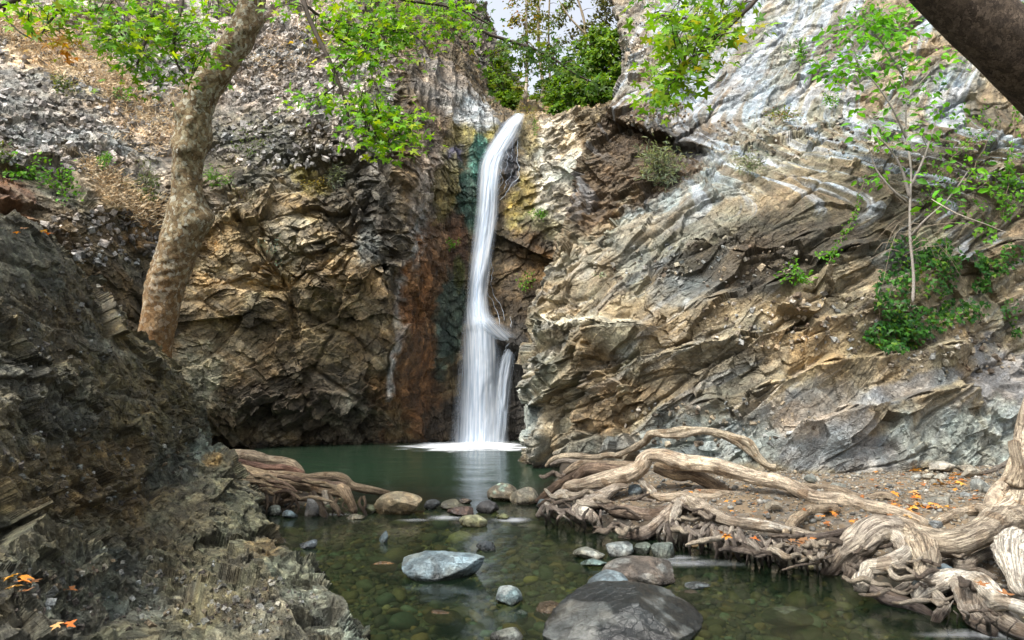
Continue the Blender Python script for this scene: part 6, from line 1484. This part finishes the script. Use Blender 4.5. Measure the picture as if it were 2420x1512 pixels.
# sapling
sp = empty("sapling", "slim grey stemmed sapling with bright green leaves growing from the ivy", "tree", at(2155, 720, 10.6))
def sd_(X, Y, o=0.45): return min(surf(X, Y, 3), 12.4) - o
main = [(2156, 715, 10.6), (2158, 650, 10.7), (2150, 560, 10.8), (2150, 470, 10.9), (2152, 400, 11.1), (2142, 320, 11.4), (2138, 230, 11.6), (2130, 150, 11.8), (2120, 60, 11.9)]
limbs = [(main, 3.8, 1.3), ([(2150, 470, 10.9), (2130, 400, 10.9), (2100, 350, 10.9), (2070, 320, 10.9)], 4, 1.2), ([(2152, 440, 11), (2180, 380, 11.0), (2200, 320, 11.1), (2215, 270, 11.2)], 3.5, 1.2), ([(2142, 330, 11.4), (2110, 260, 11.3), (2070, 200, 11.3), (2030, 160, 11.3)], 3, 1), ([(2138, 240, 11.6), (2180, 190, 11.6), (2220, 140, 11.6)], 3, 1), ([(2134, 180, 11.7), (2090, 110, 11.7), (2050, 60, 11.7)], 3, 1),
         ([(2150, 560, 10.8), (2185, 520, 10.6), (2240, 470, 10.6), (2290, 400, 10.7)], 3, 1), ([(2145, 480, 10.9), (2110, 450, 10.8), (2070, 400, 10.9), (2050, 340, 10.9)], 3, 1)]
leafy_branch(sp, limbs, [(2050, 60, 80, 50, 11.7, 230), (2120, 60, 60, 50, 11.8, 170), (2030, 150, 80, 40, 11.4, 190), (2120, 150, 60, 45, 11.7, 150), (1930, 150, 50, 30, 11.6, 60), (2210, 140, 50, 45, 11.6, 70), (2080, 230, 60, 40, 11.3, 70), (2190, 230, 45, 40, 11.4, 60), (2060, 320, 45, 40, 10.9, 50), (2200, 320, 50, 40, 11.1, 50), (2130, 310, 50, 40, 11.3, 40), (1960, 100, 50, 40, 11.7, 50), (1990, 50, 60, 40, 11.7, 60), (2280, 420, 50, 60, 10.7, 44), (2060, 400, 40, 40, 10.9, 24), (2240, 500, 40, 30, 10.6, 24), (2110, 440, 30, 30, 10.8, 14)],
             0.15, [(0.10, 0.32, 0.014, 5), (0.15, 0.40, 0.02, 3), (0.06, 0.20, 0.012, 2)], tmpl=OVAL, limb_col=(0.21, 0.19, 0.165), per=7, rtw=0.005, names=("trunk", "foliage"))
db = empty("dry_branch", "tangle of bare pale twigs drooping around the sapling's foot", "branch", at(2150, 600, 10.5))
mb = MB()
for i in range(11):
    x, y = 2150 + rnd(-20, 20), 570 + rnd(-40, 40)
    ex, ey = x + rnd(-110, 170), y + rnd(-20, 190)
    d = 10.45 + rnd(-0.2, 0.1)
    twig(mb, at(np.array([x, (x + ex) / 2 + rnd(-20, 20), ex]), np.array([y, min(y, ey) - rnd(0, 40), ey]), np.array([d, d - 0.1, d])), 0.006, 0.002, 4, (0.26, 0.21, 0.15), i)
twig(mb, at(np.array([2200, 2260, 2330, 2400]), np.array([470, 505, 530, 560]), np.array([10.3, 10.2, 10.2, 10.2])), 0.012, 0.004, 5, (0.42, 0.37, 0.30), 5)
mb.build("twigs", M_TWIG, db)

# dry grass on the left slope: one mass
mb = MB()
for cx, cy, rx, ry, rot, n in [(150, 125, 190, 55, 28, 2600), (60, 70, 70, 40, 20, 500), (320, 240, 130, 40, 38, 900), (280, 450, 110, 34, 42, 900), (370, 500, 60, 30, 30, 400), (420, 250, 26, 60, 10, 200), (330, 330, 80, 30, 20, 200), (560, 120, 130, 60, 10, 300), (690, 110, 110, 80, 0, 260)]:
    c, s = math.cos(R(rot)), math.sin(R(rot))
    for k in range(n // 6):
        a = rnd(0, 6.28); q = math.sqrt(rnd(0, 1))
        u, v = math.cos(a) * q * rx, math.sin(a) * q * ry
        x, y = cx + u * c - v * s, cy + u * s + v * c
        B = at(x, y, surf(x, y) + 0.02)
        m = 6
        b = B + rng.normal(0, 0.06, (m, 3)); L = rng.uniform(0.12, 0.34, m)[:, None]
        dr = np.stack([rng.normal(0.25, 0.5, m), rng.normal(-0.3, 0.35, m), rng.uniform(0.1, 0.8, m)], 1); dr /= np.linalg.norm(dr, axis=1, keepdims=True)
        sd2 = np.cross(dr, rng.normal(0, 1, (m, 3))); sd2 /= np.linalg.norm(sd2, axis=1, keepdims=True)
        W = np.stack([b - sd2 * 0.008, b + sd2 * 0.008, b + dr * L * 0.6 + np.array([0, 0, -.02]) + sd2 * 0.005, b + dr * L - np.array([0, 0, .06])], 1).reshape(-1, 3)
        f = np.arange(m)[:, None] * 4
        col = np.array([(0.66, 0.52, 0.33), (0.58, 0.43, 0.25), (0.74, 0.62, 0.43), (0.48, 0.32, 0.16)])[rng.integers(0, 4, m)]
        mb.add(W, np.concatenate([np.concatenate([f, f + 1, f + 2], 1), np.concatenate([f + 2, f, f + 3], 1)]), Col=np.repeat(col, 4, 0))
tag(mb.build("dry_grass", M_GRASS), kind="stuff")

# loose broken rock lying on the slopes and ledges: beyond counting
CUBE_V = np.array([(x, y, z) for x in (-1, 1) for y in (-1, 1) for z in (-1, 1)], float)
CUBE_F = np.array([(0, 1, 3, 2), (4, 6, 7, 5), (0, 4, 5, 1), (2, 3, 7, 6), (0, 2, 6, 4), (1, 5, 7, 3)])
def rubble(name, spots, size, cols, mat):
    Ps = []
    for cx, cy, rx, ry, n in spots:
        for _ in range(n):
            a = rnd(0, 6.28); q = math.sqrt(rnd(0, 1)); x, y = cx + math.cos(a) * q * rx, cy + math.sin(a) * q * ry
            Ps.append(at(x, y, surf(x, y, 0) + 0.01))
    Ps = np.array(Ps)
    Ps = Ps[Ps[:, 1] > 9.0] if name != "outcrop_grit" else Ps[Ps[:, 1] < 9.0]
    n = len(Ps)
    sz = np.minimum(size * np.exp(rng.normal(0, 0.5, n)), size * 2.0)
    W = CUBE_V[None] * (1 + rng.uniform(-0.45, 0.25, (n, 8, 3))) * rng.uniform(0.35, 1.0, (n, 1, 3)) * sz[:, None, None]
    q = rng.normal(0, 1, (n, 4)); q /= np.linalg.norm(q, axis=1, keepdims=True); a, b, c, d = q.T
    Rm = np.stack([np.stack([1 - 2 * (c * c + d * d), 2 * (b * c - a * d), 2 * (b * d + a * c)], -1), np.stack([2 * (b * c + a * d), 1 - 2 * (b * b + d * d), 2 * (c * d - a * b)], -1), np.stack([2 * (b * d - a * c), 2 * (c * d + a * b), 1 - 2 * (b * b + c * c)], -1)], 1)
    W = np.einsum('nij,nkj->nki', Rm, W) + Ps[:, None]
    c = pick(cols, n) * rng.uniform(0.6, 1.3, (n, 1))
    me = new_mesh(name, W.reshape(-1, 3), (CUBE_F[None] + (np.arange(n) * 8)[:, None, None]).reshape(-1, 4), {"Col": np.repeat(c, 8, 0), "Tint": np.repeat(rng.uniform(0.3, 0.8, n), 8)}, False, mat)
    tag(obj(name, me), kind="stuff")
rubble("slope_rubble", [(180, 300, 260, 110, 900), (300, 120, 340, 110, 700), (660, 140, 220, 110, 900), (650, 330, 190, 70, 420), (250, 560, 170, 70, 260), (880, 300, 80, 90, 120)], 0.050, [(0.42, 0.385, 0.35, 4), (0.30, 0.285, 0.26, 3), (0.48, 0.45, 0.41, 1), (0.17, 0.15, 0.12, 3)], M_LEFT)
rubble("ledge_rubble", [(1650, 620, 260, 60, 160), (1950, 760, 320, 70, 260), (1900, 320, 260, 60, 220), (2250, 840, 160, 60, 140), (1550, 270, 80, 40, 120), (1520, 130, 60, 90, 160), (1700, 1000, 250, 60, 120)], 0.030, [(0.33, 0.28, 0.20, 4), (0.27, 0.27, 0.25, 3), (0.42, 0.38, 0.32, 1.5), (0.13, 0.10, 0.07, 2)], M_RIGHT)
rubble("outcrop_grit", [(250, 1080, 240, 110, 260), (150, 760, 140, 130, 160), (330, 1400, 330, 90, 340), (620, 1430, 140, 70, 140)], 0.012, [(0.20, 0.20, 0.17, 4), (0.14, 0.115, 0.075, 3), (0.26, 0.27, 0.255, 1.5), (0.07, 0.06, 0.05, 2)], M_OUT)
# ------------------------------------------------------------------ fallen leaves, one by one
FL = [(0.50, 0.17, 0.03), (0.55, 0.22, 0.035), (0.42, 0.12, 0.025), (0.58, 0.30, 0.06), (0.34, 0.13, 0.04), (0.26, 0.12, 0.05), (0.20, 0.11, 0.055), (0.45, 0.26, 0.10)]
FLM = []
for k in range(8):
    V, F = PALM; V = V * np.array([1, 1, 0.5])
    V[:, 2] += 0.10 * np.sin(V[:, 0] * 4 + k) * (0.5 + 0.2 * k % 1) + 0.08 * np.sin(V[:, 1] * 5 + 2 * k)
    V[:, 2] -= V[:, 2].min()
    FLM.append(new_mesh("fallen_leaf", V, F, {"Col": np.tile(np.array(FL[k % 8]), (len(V), 1))}, True, M_DRY))
def fallen(spots, label, group, size=0.13, gz=None, on=None, pool=None):
    for x, y in spots:
        if on is not None: P = at(x, y, surf(x, y, 1)); P = P + np.array([0, -0.02, 0.02])
        else:
            z = 0.33
            for _ in range(6):
                P = at_z(x, y, z); z = float(ground_z(P[0:1], P[1:2])[0]) + 0.012
            P = at_z(x, y, z)
        o = obj("fallen_leaf", FLM[pool[int(rnd(0, len(pool)))] if pool else int(rnd(0, 8))])
        o.location = [float(v) for v in P]
        o.rotation_euler = (rnd(-0.2, 0.2), rnd(-0.2, 0.2), rnd(0, 6.28))
        k = size * rnd(0.7, 1.25); o.scale = (k, k, k)
        tag(o, label, "leaf", group)
def scat(cx, cy, rx, ry, n):
    return [(cx + rx * rnd(-1, 1), cy + ry * rnd(-1, 1)) for _ in range(n)]
fallen(scat(2150, 1116, 34, 10, 9) + scat(2250, 1130, 30, 10, 12) + scat(2240, 1144, 26, 6, 8), "orange fallen leaf in the litter at the foot of the right cliff", "leaves at the cliff foot", 0.12)
fallen(scat(2140, 1180, 30, 14, 9) + scat(2215, 1200, 45, 7, 10) + scat(2120, 1195, 20, 10, 5) + scat(2150, 1210, 25, 6, 5), "orange fallen leaf on the bank between the long root and the tree", "leaves behind the thick root", 0.12)
fallen(scat(2030, 1230, 34, 8, 9) + scat(1950, 1240, 12, 4, 2) + scat(2120, 1225, 50, 6, 7), "orange fallen leaf on the gravel between the roots", "leaves on the gravel", 0.11)
FLD = [1, 4, 5, 6]
fallen(scat(2180, 1150, 150, 34, 34) + scat(2010, 1200, 90, 26, 16), "dull brown fallen leaf strewn over the open soil of the bank", "brown litter on the bank", 0.08, pool=FLD)
fallen(scat(1780, 1190, 130, 30, 18), "dull brown fallen leaf on the gravel between the long root and the rootlets", "brown litter on the gravel", 0.075, pool=FLD)
fallen(scat(1900, 1282, 40, 8, 6) + scat(1722, 1268, 14, 8, 3) + scat(1780, 1276, 10, 5, 1), "orange fallen leaf caught among the washed out rootlets", "leaves among rootlets", 0.10)
fallen(scat(1720, 1145, 60, 14, 5) + scat(1640, 1160, 30, 8, 3) + scat(1850, 1160, 60, 14, 6), "small orange fallen leaf on bare soil under the long root", "leaves under the long root", 0.09)
fallen([(2332, 1293), (2366, 1290), (2310, 1380), (2378, 1406)], "orange fallen leaf on soil near the tree's lower roots", "leaves by the lower roots", 0.13)
fallen([(44, 1374), (60, 1378), (78, 1381), (50, 1386), (34, 1406), (58, 1408)], "big orange leaf lying in the pile on the outcrop's flat shelf", "leaves on the outcrop", 0.075, on=1)
fallen([(168, 1402), (160, 1399)], "curled yellow orange leaf on the outcrop right of the leaf pile", "curled leaves on the outcrop", 0.06, on=1)
fallen([(150, 1492), (163, 1490)], "yellow leaf near the bottom edge of the outcrop", "yellow leaves on the outcrop", 0.055, on=1)
fallen(scat(120, 560, 14, 8, 2) + scat(60, 555, 14, 8, 2), "rusty leaf on the outcrop's upper ridge", "leaves on the outcrop ridge", 0.09, on=1)
